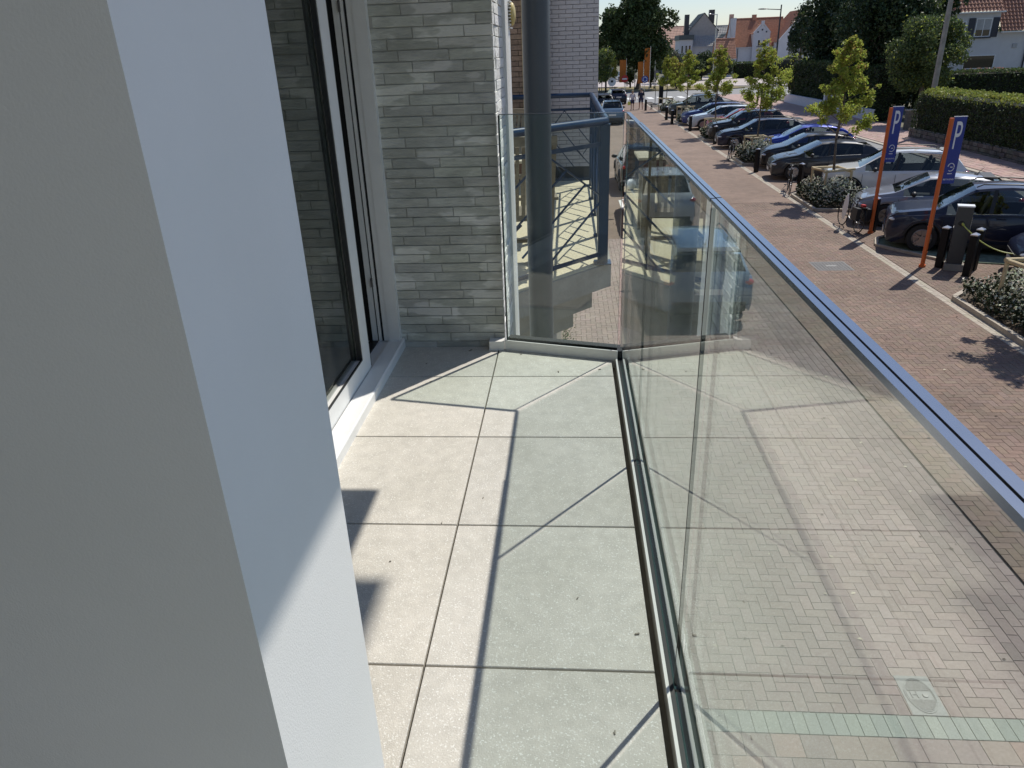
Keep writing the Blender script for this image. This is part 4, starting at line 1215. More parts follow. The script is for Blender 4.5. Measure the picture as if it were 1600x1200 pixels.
# bicycles
def bicycle(loc, rz, label, lean=0., panel=False):
    t = thing("bicycle", loc, label, "bicycle", "bicycles parked by the lane")
    t.rotation_euler = (lean, 0, rz)
    B = lambda nm, m, mt, p=None, **k: m.build(nm, mt, p or t, local=True, smooth=True, **k)
    for x in (-.54, .54):
        n = 30; pts = [(x + .335 * math.cos(2 * PI * i / n), 0, .345 + .335 * math.sin(2 * PI * i / n)) for i in range(n + 1)]
        w = B("wheel", MB().tube(pts, .017, 6, cap=False), m_tyre)
        m = MB()
        for i in range(14):
            a = 2 * PI * i / 14; m.tube([(x, .02 * (-1) ** i, .345), (x + .32 * math.cos(a), 0, .345 + .32 * math.sin(a))], .0022, 3, cap=False)
        m.tube([(x, -.03, .345), (x, .03, .345)], .02, 8)
        B("spokes", m, m_postcap, w)
        pts = [(x + .365 * math.cos(a), 0, .345 + .365 * math.sin(a)) for a in np.linspace(.2 if x > 0 else .5, PI - .1, 14)]
        B("mudguard", MB().tube(pts, .02, 5, cap=False), m_post)
    m = MB()
    for a, b in (((.12, 0, .30), (-.36, 0, .78)), ((.12, 0, .30), (.22, 0, .82)), ((.20, 0, .72), (-.38, 0, .86)), ((.12, 0, .30), (.54, .03, .345)), ((.21, 0, .68), (.54, .03, .345)), ((-.36, 0, .74), (-.54, .03, .345)), ((-.36, 0, .74), (-.39, 0, 1.02))):
        m.tube([a, b], .017, 8)
    B("frame", m, m_post)
    B("handlebar", MB().tube([(-.22, -.28, 1.02), (-.36, -.26, 1.06), (-.40, 0, 1.04), (-.36, .26, 1.06), (-.22, .28, 1.02)], .014, 8), m_post)
    B("saddle", MB().ell((.26, 0, .92), (.14, .08, .035), 12, 6), m_plast); B("seat_post", MB().tube([(.22, 0, .80), (.25, 0, .91)], .013, 8), m_postcap)
    B("crank", MB().tube([(.12, -.07, .30), (.12, .07, .30)], .014, 8).tube([(.12, .07, .30), (.27, .08, .22)], .011, 6).tube([(.12, -.07, .30), (-.03, -.08, .38)], .011, 6), m_postcap)
    B("pedal", MB().box(.23, .32, .08, .17, .205, .225), m_plast); B("pedal", MB().box(-.08, .01, -.17, -.08, .37, .39), m_plast)
    m = MB(); m.box(.38, .76, -.07, .07, .72, .735); m.bar((.70, .06, .72), (.56, .04, .35), .012, .012); m.bar((.70, -.06, .72), (.56, -.04, .35), .012, .012)
    m.build("rear_rack", m_post, t, local=True)
    B("headlamp", MB().ell((-.44, 0, .90), (.04, .03, .03), 8, 6), m_lamp)
    MB().tube([(.2, .05, .3), (.3, .22, .01)], .009, 6).build("kickstand", m_postcap, t, local=True)
    if panel:
        for s in (-1, 1): MB().box(.36, .72, s * .09, s * .20, .36, .70).build("pannier", m_plast, t, local=True)
        MB().box(.52, .66, -.05, .05, .737, .80).build("tail_lamp", m_redsign, t, local=True)
        m = MB(); m.ell((.02, -.24, .62), (.15, .02, .36), 16, 10); B("white_shield", m, m_signw)
    return t
bicycle((8.14, 21.75, 0), R(-86), "black bicycle with white shield and rear bags leaning at the farther orange post", lean=-.08, panel=True)
bicycle((8.08, 27.9, 0), R(78), "upright black bicycle seen end on beside a bollard", lean=.05)
bicycle((7.78, 37.0, 0), R(70), "dark bicycle parked against the second planted bed", lean=.06)
# ------------------------------------------------------------------ people and dog
m_skin = mat("sunlit_skin", (.42, .25, .17), .55, var=.04)  # even skin tone for the walkers
def person(loc, label, shirt, shorts, hat, h=1.74, step=.0, bag=False, female=False):
    t = thing("person", loc, label, "person", "couple walking away along the lane")
    k = h / 1.75
    # joints (x right, y forward = walking direction, z up)
    J = {"pel": (0, 0, .95), "wai": (0, .01, 1.10), "che": (0, .01, 1.32), "nek": (0, .02, 1.47), "hd0": (0, .035, 1.56), "hd1": (0, .04, 1.68)}
    for s, n in ((-1, "l"), (1, "r")):
        st = step * s
        J["hip" + n] = (s * .10, 0, .90); J["kne" + n] = (s * .11, .05 + st * .5, .50); J["ank" + n] = (s * .11, st - (.06 if st < 0 else 0), .09 + (.05 if st < 0 else 0)); J["toe" + n] = (s * .13, st + .16 - (.05 if st < 0 else 0), .035)
        J["sho" + n] = (s * .18, .0, 1.41); J["elb" + n] = (s * .25, -.05 - st * .35, 1.13); J["wri" + n] = (s * .27, .06 - st * .55, .90); J["han" + n] = (s * .27, .09 - st * .6, .82)
    E_ = [("pel", "wai"), ("wai", "che"), ("che", "nek"), ("nek", "hd0"), ("hd0", "hd1")]
    for n in "lr": E_ += [("pel", "hip" + n), ("hip" + n, "kne" + n), ("kne" + n, "ank" + n), ("ank" + n, "toe" + n), ("che", "sho" + n), ("sho" + n, "elb" + n), ("elb" + n, "wri" + n), ("wri" + n, "han" + n)]
    rad = {"pel": .135, "wai": .12, "che": .14, "nek": .055, "hd0": .085, "hd1": .085}
    for n in "lr": rad.update({"hip" + n: .095, "kne" + n: .058, "ank" + n: .04, "toe" + n: .035, "sho" + n: .06, "elb" + n: .043, "wri" + n: .03, "han" + n: .036})
    names = list(J); me = bpy.data.meshes.new("body")
    me.from_pydata([tuple(c * k for c in J[n]) for n in names], [(names.index(a), names.index(b)) for a, b in E_], [])
    o = bpy.data.objects.new("body", me); C.objects.link(o); o.parent = t
    md = o.modifiers.new("skin", 'SKIN'); md.use_smooth_shade = True
    for i, n in enumerate(names):
        me.skin_vertices[0].data[i].radius = (rad[n] * k * (1.15 if n in ("che", "pel") else 1), rad[n] * k * .85 if n in ("che", "wai", "pel") else rad[n] * k)
        me.skin_vertices[0].data[i].use_root = (n == "pel")
    o.modifiers.new("sub", 'SUBSURF').levels = 1; o.modifiers["sub"].render_levels = 1
    dg = bpy.context.evaluated_depsgraph_get(); m2 = bpy.data.meshes.new_from_object(o.evaluated_get(dg)); o.modifiers.clear(); o.data = m2; m2.materials.clear(); m2.materials.append(m_skin)
    V = lambda n: Vector(J[n]) * k
    m = MB()
    m.tube([V("pel") + Vector((0, 0, -.02)), V("wai"), V("che"), V("nek") - Vector((0, 0, .03))], [.175 * k, .165 * k, .19 * k, .075 * k], 14)
    for n in "lr": m.tube([V("sho" + n) + Vector((0, 0, .03)), V("sho" + n).lerp(V("elb" + n), .5), V("elb" + n) + Vector((0, 0, .02))], [.078 * k, .075 * k, .062 * k], 10)
    m.build("shirt", shirt, t, smooth=True, local=True, sharp=60)
    m = MB(); m.tube([V("pel") + Vector((0, 0, .08)), V("pel") + Vector((0, 0, -.08))], [.165 * k, .18 * k], 14)
    for n in "lr": m.tube([V("hip" + n) + Vector((0, 0, .04)), V("hip" + n).lerp(V("kne" + n), .75)], [.115 * k, .095 * k], 10)
    m.build("shorts", shorts, t, smooth=True, local=True)
    MB().ell(tuple(V("hd1") + Vector((0, -.012, .0))), (.098 * k, .112 * k, .115 * k), 14, 10).build("hair", hat, t, smooth=True, local=True)
    m = MB()
    for s in (-1, 1): m.ell(tuple(V("hd0") + Vector((s * .095, .01, .03))), (.015, .03, .035), 8, 6); 
    m.ell(tuple(V("hd0") + Vector((0, .11, .03))), (.015, .02, .025), 8, 6); m.build("ears_and_nose", m_skin, t, smooth=True, local=True)
    for n in "lr":
        MB().ell(tuple(V("toe" + n) + Vector((0, -.06, .01))), (.05, .13, .045), 10, 6).build("shoe", m_plast, t, smooth=True, local=True)
        m = MB(); hw = V("han" + n)
        for f, L_ in ((-.024, .075), (-.008, .085), (.008, .08), (.024, .065)): m.tube([hw + Vector((0, f, .0)), hw + Vector((0, f + .006, -L_ * .6)), hw + Vector((0, f + .02, -L_))], [.010, .009, .006], 5)
        m.tube([hw + Vector((0, .03, .03)), hw + Vector((0, .055, -.02))], [.011, .007], 5)
        m.build("fingers", m_skin, t, smooth=True, local=True)
    return t
m_shw = mat("pale_linen_shirt", (.58, .55, .56), .8); m_shd = mat("dark_blue_polo", (.018, .022, .05), .8); m_short = mat("dark_blue_shorts", (.03, .04, .10), .8)
m_hairb = mat("blond_hair", (.32, .25, .14), .6); m_hairg = mat("grey_hair", (.16, .15, .14), .6)
person((5.78, 71.2, 0), "person in loose pale shirt and dark shorts walking away, yellow bag in left hand", m_shw, m_short, m_hairb, 1.68, .20, female=True)
person((6.62, 71.9, 0), "person in dark blue polo and shorts walking away with the small dog", m_shd, m_short, m_hairg, 1.82, -.22)
t = thing("carrier_bag", (5.48, 71.15, .45), "small yellow carrier bag hanging from the left hand of the pale shirted walker", "bag")
MB().add([(-.11, -.05, 0), (.11, -.05, 0), (.11, .05, 0), (-.11, .05, 0), (-.13, -.03, .30), (.13, -.03, .30), (.13, .03, .30), (-.13, .03, .30)], [(0, 3, 2, 1), (0, 1, 5, 4), (1, 2, 6, 5), (2, 3, 7, 6), (3, 0, 4, 7)]).build("bag_body", mat("yellow_plastic", (.62, .60, .10), .5), t, local=True)
MB().tube([(-.08, 0, .30), (-.02, 0, .40), (.02, 0, .40), (.08, 0, .30)], .008, 5).build("bag_handle", m_signw, t, local=True)
t = thing("dog", (7.55, 71.4, 0), "tiny dark dog on a lead beside the walking couple", "dog")
m = MB(); m.tube([(0, -.20, .25), (0, -.05, .24), (0, .14, .25), (0, .22, .30), (0, .30, .37)], [.05, .065, .08, .055, .04], 10); m.ell((0, .34, .40), (.045, .06, .045), 10, 8); m.tube([(0, .37, .39), (0, .44, .375)], [.028, .018], 8)
for s in (-1, 1):
    m.tube([(s * .05, .14, .22), (s * .05, .13, .12), (s * .05, .15, .01)], [.03, .018, .015], 6)
    m.tube([(s * .05, -.17, .24), (s * .05, -.12, .15), (s * .05, -.20, .09), (s * .05, -.17, .01)], [.035, .025, .015, .015], 6)
m.tube([(0, -.22, .27), (0, -.30, .36), (0, -.29, .42)], [.018, .012, .006], 6)
m.build("body", mat("dark_fur", (.02, .015, .012), .9), t, smooth=True, local=True)
MB().add([(-.04, .33, .43), (-.015, .33, .44), (-.03, .33, .49), (.04, .33, .43), (.015, .33, .44), (.03, .33, .49), (-.03, .345, .435), (.03, .345, .435)], [(0, 1, 2), (3, 5, 4), (0, 2, 6), (3, 7, 5), (1, 6, 2), (4, 5, 7)]).build("ears", bpy.data.materials["dark_fur"], t, local=True)
tag(MB().tube([(6.90, 72.0, .85), (7.2, 71.8, .50), (7.53, 71.58, .33)], .006, 5).build("dog_lead", m_plast), "thin dark lead running from the walker's hand to the small dog", "dog lead")

# ------------------------------------------------------------------ far junction
def blob_pts(n, blobs, rg, shell=.55):
    out = []
    vol = np.array([b[3] * b[4] * b[5] for b in blobs]) ** .75; ns = (n * vol / vol.sum()).astype(int) + 1
    for b, k in zip(blobs, ns):
        d = rg.normal(size=(k, 3)); d /= np.linalg.norm(d, axis=1)[:, None]
        r = (shell + (1 - shell) * rg.random((k, 1))) * (1 + .16 * np.sin(d[:, :1] * 9 + b[0]) * np.sin(d[:, 2:] * 8 + b[1]) + .10 * rg.normal(size=(k, 1)))
        out.append(np.array(b[:3]) + d * r * np.array(b[3:6]))
    return np.concatenate(out)
def lobes(c, r, n, rg, sub=.42, core=.72):
    bl = [(c[0], c[1], c[2], r[0] * core, r[1] * core, r[2] * core)]
    for i in range(n):
        d = rg.normal(size=3); d /= np.linalg.norm(d); q = rg.uniform(.55, .85); s_ = sub * rg.uniform(.7, 1.2)
        bl.append((c[0] + d[0] * r[0] * q, c[1] + d[1] * r[1] * q, c[2] + d[2] * r[2] * q, r[0] * s_, r[1] * s_, r[2] * s_ * .8))
    return bl
def big_tree(name, loc, label, crown_c, crown_r, nl, leaf, n, mats, trunk_r, seed, group=None, sub=.42, extra=None, branch=True, aut=0, core=.72):
    rg = np.random.default_rng(seed)
    t = thing(name, loc, label, "tree", group)
    m = MB(); top = crown_c[2] + crown_r[2] * .5
    m.tube([(0, 0, -.05), (.05, 0, crown_c[2] * .4), (-.05, .05, crown_c[2]), (crown_c[0] * .5, crown_c[1] * .5, top)], [trunk_r * 1.15, trunk_r * .9, trunk_r * .65, trunk_r * .2], 12)
    m.build("trunk", m_bark, t, smooth=True, local=True)
    bl = lobes(crown_c, crown_r, nl, rg, sub, core)
    if extra: bl += extra
    if branch:
        b = MB()
        for q in bl[1:14]: b.tube([(0, 0, crown_c[2] * .7), ((q[0]) * .5, q[1] * .5, (q[2] + crown_c[2] * .7) / 2 + .2), q[:3]], [trunk_r * .35, trunk_r * .2, trunk_r * .08], 6)
        b.build("limbs", m_bark, t, local=True)
    P_ = blob_pts(n, bl, rg)
    P_ = P_[P_[:, 2] > .15]
    mi = (rg.random(len(P_)) < aut).astype(np.int32) if len(mats) > 1 else None
    leaf_obj("crown", P_, leaf, mats, rg, t, flat=.4, midx=mi)
    return t
big_tree("plane_tree", (9.55, 108.5, 0), "large dark full crowned tree with bare trunk on the roundabout verge", (-.2, 0, 8.6), (4.9, 4.4, 5.8), 46, .36, 26000, [m_leaf_d, m_leaf_m], .42, 21, aut=.15, core=.5, sub=.30, extra=[(-.6, -1, 4.0, 1.8, 1.8, 1.6), (2.6, 0, 5.0, 1.8, 1.8, 1.8), (-3.2, 0, 5.2, 1.6, 1.6, 1.6), (.6, -1.5, 3.6, 1.5, 1.5, 1.3)])
big_tree("round_tree", (4.2, 101, 0), "mid green small tree beside the grey painted wall edge", (0, 0, 3.6), (1.5, 1.5, 2.3), 14, .22, 5000, [m_leaf_m, m_leaf_y], .09, 22, aut=.2)
big_tree("round_tree", (2.9, 112, 0), "taller green tree standing further back behind the small verge tree", (0, 0, 6.2), (2.4, 2.2, 3.4), 16, .3, 6000, [m_leaf_d, m_leaf_m], .12, 23, aut=.5)
big_tree("verge_sapling", (5.75, 103.5, 0), "thin yellow green sapling on the verge behind the black car", (0, 0, 3.1), (.75, .75, 1.6), 8, .16, 1500, [m_leaf_y, m_leaf_a], .04, 24, aut=.3)
big_tree("round_tree", (13.9, 104.5, 0), "reddish green young tree on the verge right of the grey pole", (0, 0, 2.6), (1.3, 1.2, 1.5), 10, .2, 2600, [m_leaf_a, m_leaf_y], .06, 25, aut=.5)
def bush(name, c, r, label, n, leaf, mt, seed, cat="bush", group=None):
    rg = np.random.default_rng(seed)
    t = thing(name, (c[0], c[1], 0), label, cat, group)
    bl = lobes((0, 0, c[2]), r, 12, rg, .45); P_ = blob_pts(n, bl, rg, .7); P_ = P_[P_[:, 2] > .03]
    leaf_obj("leaves", P_, leaf, mt, rg, t, flat=.3)
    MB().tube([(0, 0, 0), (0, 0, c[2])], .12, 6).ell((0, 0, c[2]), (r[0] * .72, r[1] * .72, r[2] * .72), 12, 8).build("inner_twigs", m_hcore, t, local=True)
    return t
bush("clipped_bush", (16.0, 128, 3.4), (2.6, 2.4, 2.2), "big rounded dark green bush under the pink roofed house", 4200, .28, m_leaf_d, 31)
bush("clipped_bush", (19.3, 132, 2.2), (2.6, 2.2, 2.0), "dark shrub mass at the foot of the grey house", 3200, .28, m_leaf_d, 32)
bush("clipped_bush", (22.6, 136, 2.3), (2.6, 2.2, 2.3), "dark shrub mass left of the small tiled garage", 3200, .28, m_leaf_d, 33)
bush("clipped_bush", (26.8, 138, 1.9), (1.8, 1.8, 1.9), "green bush in front of the small tiled garage", 2400, .25, m_leaf_m, 34)
bush("ball_topiary", (4.9, 104.2, 1.9), (.55, .55, .65), "dark round clipped ball beside the black car on the verge", 1200, .14, m_leaf_d, 35)
bush("ball_topiary", (11.6, 112.0, 1.9), (.9, .8, 1.3), "dark oval clipped shrub behind the blue round sign", 1500, .18, m_leaf_d, 36)
bush("ball_topiary", (8.8, 113.0, 1.8), (.9, .8, 1.2), "dark oval clipped shrub behind the big tree trunk", 1500, .18, m_leaf_d, 37)
bush("garden_bush", (36.2, 131, 1.5), (3.4, 2.4, 2.4), "bright green garden bush by the white house wing", 3600, .26, m_leaf_y, 38)
bush("lavender_bush", (14.4, 106.2, 1.0), (1.4, 1.0, .8), "low purple grey shrub at the verge corner", 1400, .14, mat("lavender_leaf", (.12, .11, .16), .8, tone=True), 39)

def sheet(name, x, y, w, z0, z1, mt, root, bulge=.12):
    m = MB(); n = 8
    for i in range(n):
        a, b = i / n, (i + 1) / n
        ya, yb = y + bulge * math.sin(a * PI), y + bulge * math.sin(b * PI)
        for (j0, j1) in ((0, .5), (.5, 1)):
            za, zb = z0 + (z1 - z0) * j0, z0 + (z1 - z0) * j1
            m.add([(x + w * a, ya, za), (x + w * b, yb, za), (x + w * b, yb, zb), (x + w * a, ya, zb), (x + w * a, ya + .03, za), (x + w * b, yb + .03, za), (x + w * b, yb + .03, zb), (x + w * a, ya + .03, zb)], [(0, 1, 2, 3), (4, 7, 6, 5)])
    return m.build(name, mt, root, smooth=True)
m_ban = mat("orange_banner_cloth", (.58, .17, .02), .7, var=.1)
for i, (x, w, z0, z1, lb) in enumerate(((6.75, .85, 1.15, 3.9, "wide orange banner left of the big tree trunk behind the no entry sign"), (9.15, .72, .95, 3.6, "orange banner right beside the big tree trunk"), (9.98, .72, 1.1, 5.2, "tall orange banner above the blue round sign"))):
    t = thing("banner", (x, 105.5, 0), lb, "banner", "orange banners on the verge")
    sheet("cloth", x, 105.5, w, z0, z1, m_ban, t); MB().tube([(x + w + .03, 105.52, 0), (x + w + .03, 105.52, z1 + .2)], .04, 8).build("pole", m_postcap, t, smooth=True)
def round_sign(x, y, z, r, mt, label, cat):
    t = thing("road_sign", (x, y, 0), label, cat)
    MB().lathe([(.001, .0), (r, .0), (r, .03), (.001, .03)], 24, 0, Matrix.Translation((x, y, z)) @ Matrix.Rotation(PI / 2, 4, 'X')).build("disc", mt, t)
    MB().tube([(x, y + .04, 0), (x, y + .04, z + r * .7)], .035, 8).build("pole", m_postcap, t, smooth=True)
    return t
t = round_sign(7.35, 104.2, 1.62, .46, m_redsign, "red no entry sign with white bar in front of the orange banner", "road sign")
MB().box(7.03, 7.67, 104.155, 104.168, 1.53, 1.70).build("white_bar", m_signw, t)
t = round_sign(9.95, 103.6, 1.50, .44, m_blue, "blue round roundabout sign with white arrows on the verge", "road sign")
m = MB()
for k in range(3):
    a0 = k * 2 * PI / 3; pts = [(9.95 + .26 * math.cos(a), 103.56, 1.5 + .26 * math.sin(a)) for a in np.linspace(a0, a0 + 1.4, 8)]
    m.tube(pts, .035, 5); e = Vector(pts[-1]); dd = Vector((-math.sin(a0 + 1.4), 0, math.cos(a0 + 1.4))); rr_ = Vector((math.cos(a0 + 1.4), 0, math.sin(a0 + 1.4)))
    m.add([tuple(e + rr_ * .09), tuple(e - rr_ * .09), tuple(e + dd * .15), tuple(e + Vector((0, -.01, 0)))], [(0, 1, 2), (0, 3, 1), (0, 2, 3), (1, 3, 2)])
m.build("arrows", m_signw, t)
t = thing("yield_sign", (5.35, 102.4, 0), "white triangular give way sign pointing down with round white board under it", "road sign")
m = MB(); m.add([(4.93, 102.4, 3.05), (5.77, 102.4, 3.05), (5.35, 102.4, 2.3), (4.93, 102.43, 3.05), (5.77, 102.43, 3.05), (5.35, 102.43, 2.3)], [(0, 1, 2), (3, 5, 4), (0, 3, 4, 1), (1, 4, 5, 2), (2, 5, 3, 0)]); m.build("triangle", m_signw, t)
m = MB(); m.add([(5.14, 102.392, 2.93), (5.56, 102.392, 2.93), (5.35, 102.392, 2.56), (5.14, 102.399, 2.93), (5.56, 102.399, 2.93), (5.35, 102.399, 2.56)], [(0, 1, 2), (3, 5, 4), (0, 3, 4, 1), (1, 4, 5, 2), (2, 5, 3, 0)]); m.build("inner_field", m_leaf_d, t)
MB().tube([(5.35, 102.46, 0), (5.35, 102.46, 3.0)], .035, 8).build("pole", m_postcap, t, smooth=True)
MB().lathe([(.001, 0), (.52, 0), (.52, .03), (.001, .03)], 24, 0, Matrix.Translation((5.6, 102.42, 1.35)) @ Matrix.Rotation(PI / 2, 4, 'X')).build("round_board", m_signw, t)
MB().box(5.45, 5.75, 102.37, 102.388, 1.3, 1.55).build("dark_emblem", m_post, t)
t = thing("verge_rail", (-2, 103.4, 0), "low brown timber rail along the dry verge", "fence")
for i in range(7): MB().box(-6 + i * 2.0, -5.9 + i * 2.0, 103.35, 103.45, 0, .75).build("post", m_bark, t)
MB().box(-6.2, 6.4, 103.38, 103.42, .60, .72).build("rail", m_bark, t)
for (x, y, h, r, lb) in ((11.7, 108.3, 6.6, .07, "tall thin grey lighting pole standing on the verge"), (10.95, 107.6, 5.4, .06, "shorter grey pole just left of the tall verge pole"), (8.95, 107.2, 3.2, .06, "short pale pole touching the big tree trunk")):
    t = thing("grey_pole", (x, y, 0), lb, "pole"); MB().tube([(x, y, 0), (x, y, h)], [r, r * .7], 10).build("shaft", m_postcap, t, smooth=True); MB().tube([(x, y, 0), (x, y, .4)], r * 1.6, 10).build("sleeve", m_leaf_d, t)
# lamps
t = thing("street_lamp", (17.0, 66.6, 0), "slim grey street lamp with long single arm before the white red roofed house", "street lamp")
MB().tube([(17, 66.6, 0), (17, 66.6, 7.9)], [.09, .05], 10).build("pole", m_charger, t, smooth=True); MB().tube([(17.0, 66.6, 7.55), (15.9, 66.5, 7.62)], [.035, .03], 8).build("arm", m_charger, t, smooth=True)
MB().ell((15.55, 66.45, 7.64), (.42, .10, .055), 12, 6).build("lamp_head", m_charger, t, smooth=True)
t = thing("street_lamp", (21.6, 120, 0), "thin far street lamp with short arm in front of the grey house", "street lamp")
MB().tube([(21.6, 120, 0), (21.6, 120, 9.4)], [.10, .07], 8).build("pole", m_postcap, t, smooth=True); MB().tube([(21.6, 120, 9.3), (20.7, 120, 9.45)], .05, 6).build("arm", m_postcap, t); MB().ell((20.5, 120, 9.45), (.3, .12, .07), 8, 5).build("lamp_head", m_postcap, t)
t = thing("street_lamp", (20.1, 44.6, 0), "thick weathered concrete lighting mast in front of the clipped hedge", "street lamp")
MB().tube([(20.1, 44.6, 0), (20.1, 44.6, 9.5)], [.16, .10], 14).build("mast", m_conc, t, smooth=True); MB().tube([(20.1, 44.6, 9.4), (18.6, 44.4, 9.7)], .05, 8).build("arm", m_conc, t, smooth=True); MB().ell((18.3, 44.4, 9.7), (.35, .14, .08), 10, 6).build("lamp_head", m_charger, t)
t = thing("litter_post", (9.3, 79.5, 0), "black slim street cabinet beyond the dark off roader", "bin")
MB().box(9.1, 9.5, 79.3, 79.7, 0, 2.1).build("cabinet", m_post, t); MB().box(9.02, 9.58, 79.22, 79.78, 2.1, 2.2).build("lid", m_post, t); MB().box(9.15, 9.45, 79.285, 79.299, 1.5, 1.8).build("opening", m_plast, t)
t = thing("sign_pole", (8.55, 77.8, 0), "thin pole with a small pale plate near the zebra crossing", "road sign"); MB().tube([(8.55, 77.8, 0), (8.55, 77.8, 3.2)], .03, 8).build("pole", m_charger, t, smooth=True); MB().box(8.35, 8.75, 77.75, 77.768, 2.5, 3.1).build("plate", m_njoint, t)

# hedges and garden walls on the right
def hedge(x0, x1, y0, y1, h, label, mt, leaf, dens, seed, topmat=None, z0=0., round_end=False):
    rg = np.random.default_rng(seed)
    t = thing("hedge", ((x0 + x1) / 2, (y0 + y1) / 2, 0), label, "hedge", "clipped garden hedges")
    P_ = []; T = []
    A = [(x0, None), (x1, None)]
    def face(n, f):
        q = f(rg.random((n, 2))); P_.append(q)
    ay = (y1 - y0); ax = (x1 - x0); hh = h - z0
    face(int(ay * hh * dens), lambda r: np.stack([np.full(len(r), x0) + rg.normal(0, .05, len(r)), y0 + r[:, 0] * ay, z0 + r[:, 1] * hh], 1))
    face(int(ax * hh * dens), lambda r: np.stack([x0 + r[:, 0] * ax, np.full(len(r), y0) + rg.normal(0, .05, len(r)), z0 + r[:, 1] * hh], 1))
    nb = sum(len(p) for p in P_)
    face(int(ax * ay * dens * 1.3), lambda r: np.stack([x0 + r[:, 0] * ax, y0 + r[:, 1] * ay, h + np.abs(rg.normal(0, .06, len(r)))], 1))
    P = np.concatenate(P_)
    if round_end:
        d = np.clip((y1 - P[:, 1]) / 1.2, 0, 1); P[:, 2] = z0 + (P[:, 2] - z0) * (1 - .35 * (1 - d) ** 2)
    P[:, 2] += .05 * np.sin(P[:, 1] * 2.1) * (P[:, 2] > h - .15)
    mi = None
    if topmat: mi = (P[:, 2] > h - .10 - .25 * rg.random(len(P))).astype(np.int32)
    P = P - np.array([(x0 + x1) / 2, (y0 + y1) / 2, 0])
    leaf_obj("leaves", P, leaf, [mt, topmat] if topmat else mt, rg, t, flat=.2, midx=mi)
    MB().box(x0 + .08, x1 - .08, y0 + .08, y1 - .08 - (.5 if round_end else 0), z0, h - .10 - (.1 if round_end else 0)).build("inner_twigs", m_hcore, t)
    return t
hedge(18.9, 20.3, 22.0, 43.9, 2.45, "long clipped hedge with paler green top beside the pink pavement", m_leaf_h, .11, 150, 51, m_leaf_hl, .55, True)
hedge(23.6, 44, 54.0, 55.5, 2.85, "dark tall hedge crossing in front of the white house with shutters", m_leaf_h, .16, 90, 52, m_leaf_m)
hedge(20.7, 22.0, 54.3, 61.4, 3.35, "dark square hedge block behind the low white wall, nearer one", m_leaf_h, .15, 100, 53)
hedge(20.7, 22.2, 62.6, 74.5, 3.5, "dark square hedge block behind the low white wall, farther one with green top", m_leaf_h, .16, 90, 54, m_leaf_m)
hedge(28.5, 36.5, 137.5, 139, 2.4, "far low dark hedge in front of the red roofed white house", m_leaf_h, .25, 40, 55, m_leaf_m)
t = thing("stone_wall", (19.0, 33, 0), "low dark rubble stone wall under the clipped hedge", "wall")
mrub = mat("dark_rubble_stone", (.12, .11, .095), .95, var=.3, scale=6, bump=.8, bscale=20, tone=True)
cs = []
rg_ = np.random.default_rng(5)
for j in range(3):
    y = 22.0
    while y < 43.8:
        w_ = rg_.uniform(.22, .55); cs.append((y, min(y + w_, 43.8), j * .18, j * .18 + .18)); y += w_
P_ = []
V = []; Q = []
for i, (a, b, c_, d_) in enumerate(cs):
    dx = rg_.uniform(-.03, .03); q = len(V)
    V += [(18.80 + dx, a + .012, c_ + .01), (18.80 + dx, b - .012, c_ + .01), (18.80 + dx, b - .012, d_ - .012), (18.80 + dx, a + .012, d_ - .012), (18.95, a, c_), (18.95, b, c_), (18.95, b, d_), (18.95, a, d_)]
    Q += [(q, q + 3, q + 2, q + 1), (q, q + 1, q + 5, q + 4), (q + 1, q + 2, q + 6, q + 5), (q + 2, q + 3, q + 7, q + 6), (q + 3, q, q + 4, q + 7)]
me = fast_mesh("rubble_stones", np.array(V) - np.array([19.0, 33, 0]), Q, mrub, None, np.repeat(tones(len(cs), rg_, .7, 1.3, .08), 5, 0)); stuff(link("rubble_stones", me, t))
MB().box(18.93, 19.3, 22, 43.85, 0, .56).build("wall_body", m_conc, t)
t = thing("gate_pillar", (20.2, 47.2, 0), "square stone gate pillar with pale cap at the shaded driveway", "pillar")
for j in range(6): MB().box(20.0, 20.42, 47.0, 47.42, j * .19 + .004, j * .19 + .186).build("stone", mrub, t)
MB().box(19.95, 20.47, 46.95, 47.47, 1.145, 1.22).build("cap_stone", m_conc, t)
for me in [o.data for o in t.children if o.name.startswith("stone")]:
    a = me.attributes.new("tone", 'FLOAT_COLOR', 'FACE')
    for d_ in a.data: d_.color = (1, 1, 1, 1)
t = thing("garden_wall", (20.4, 60, 0), "low white painted garden wall with gate pillars along the far pavement", "wall")
mww = mat("white_wall_paint", (.62, .62, .64), .8, var=.05)
MB().box(20.32, 20.55, 53.6, 61.2, 0, .72).build("wall_panel", mww, t); MB().box(20.32, 20.55, 63.4, 75, 0, .72).build("wall_panel", mww, t); MB().box(20.28, 20.6, 53.6, 61.2, .722, .78).build("coping", mww, t); MB().box(20.28, 20.6, 63.4, 75, .722, .78).build("coping", mww, t)
for y in (61.2, 63.0): MB().box(20.22, 20.65, y, y + .42, 0, 1.35).build("gate_pillar", mww, t)
MB().box(20.4, 20.45, 61.65, 62.95, .1, 1.1).build("gate", m_post, t)
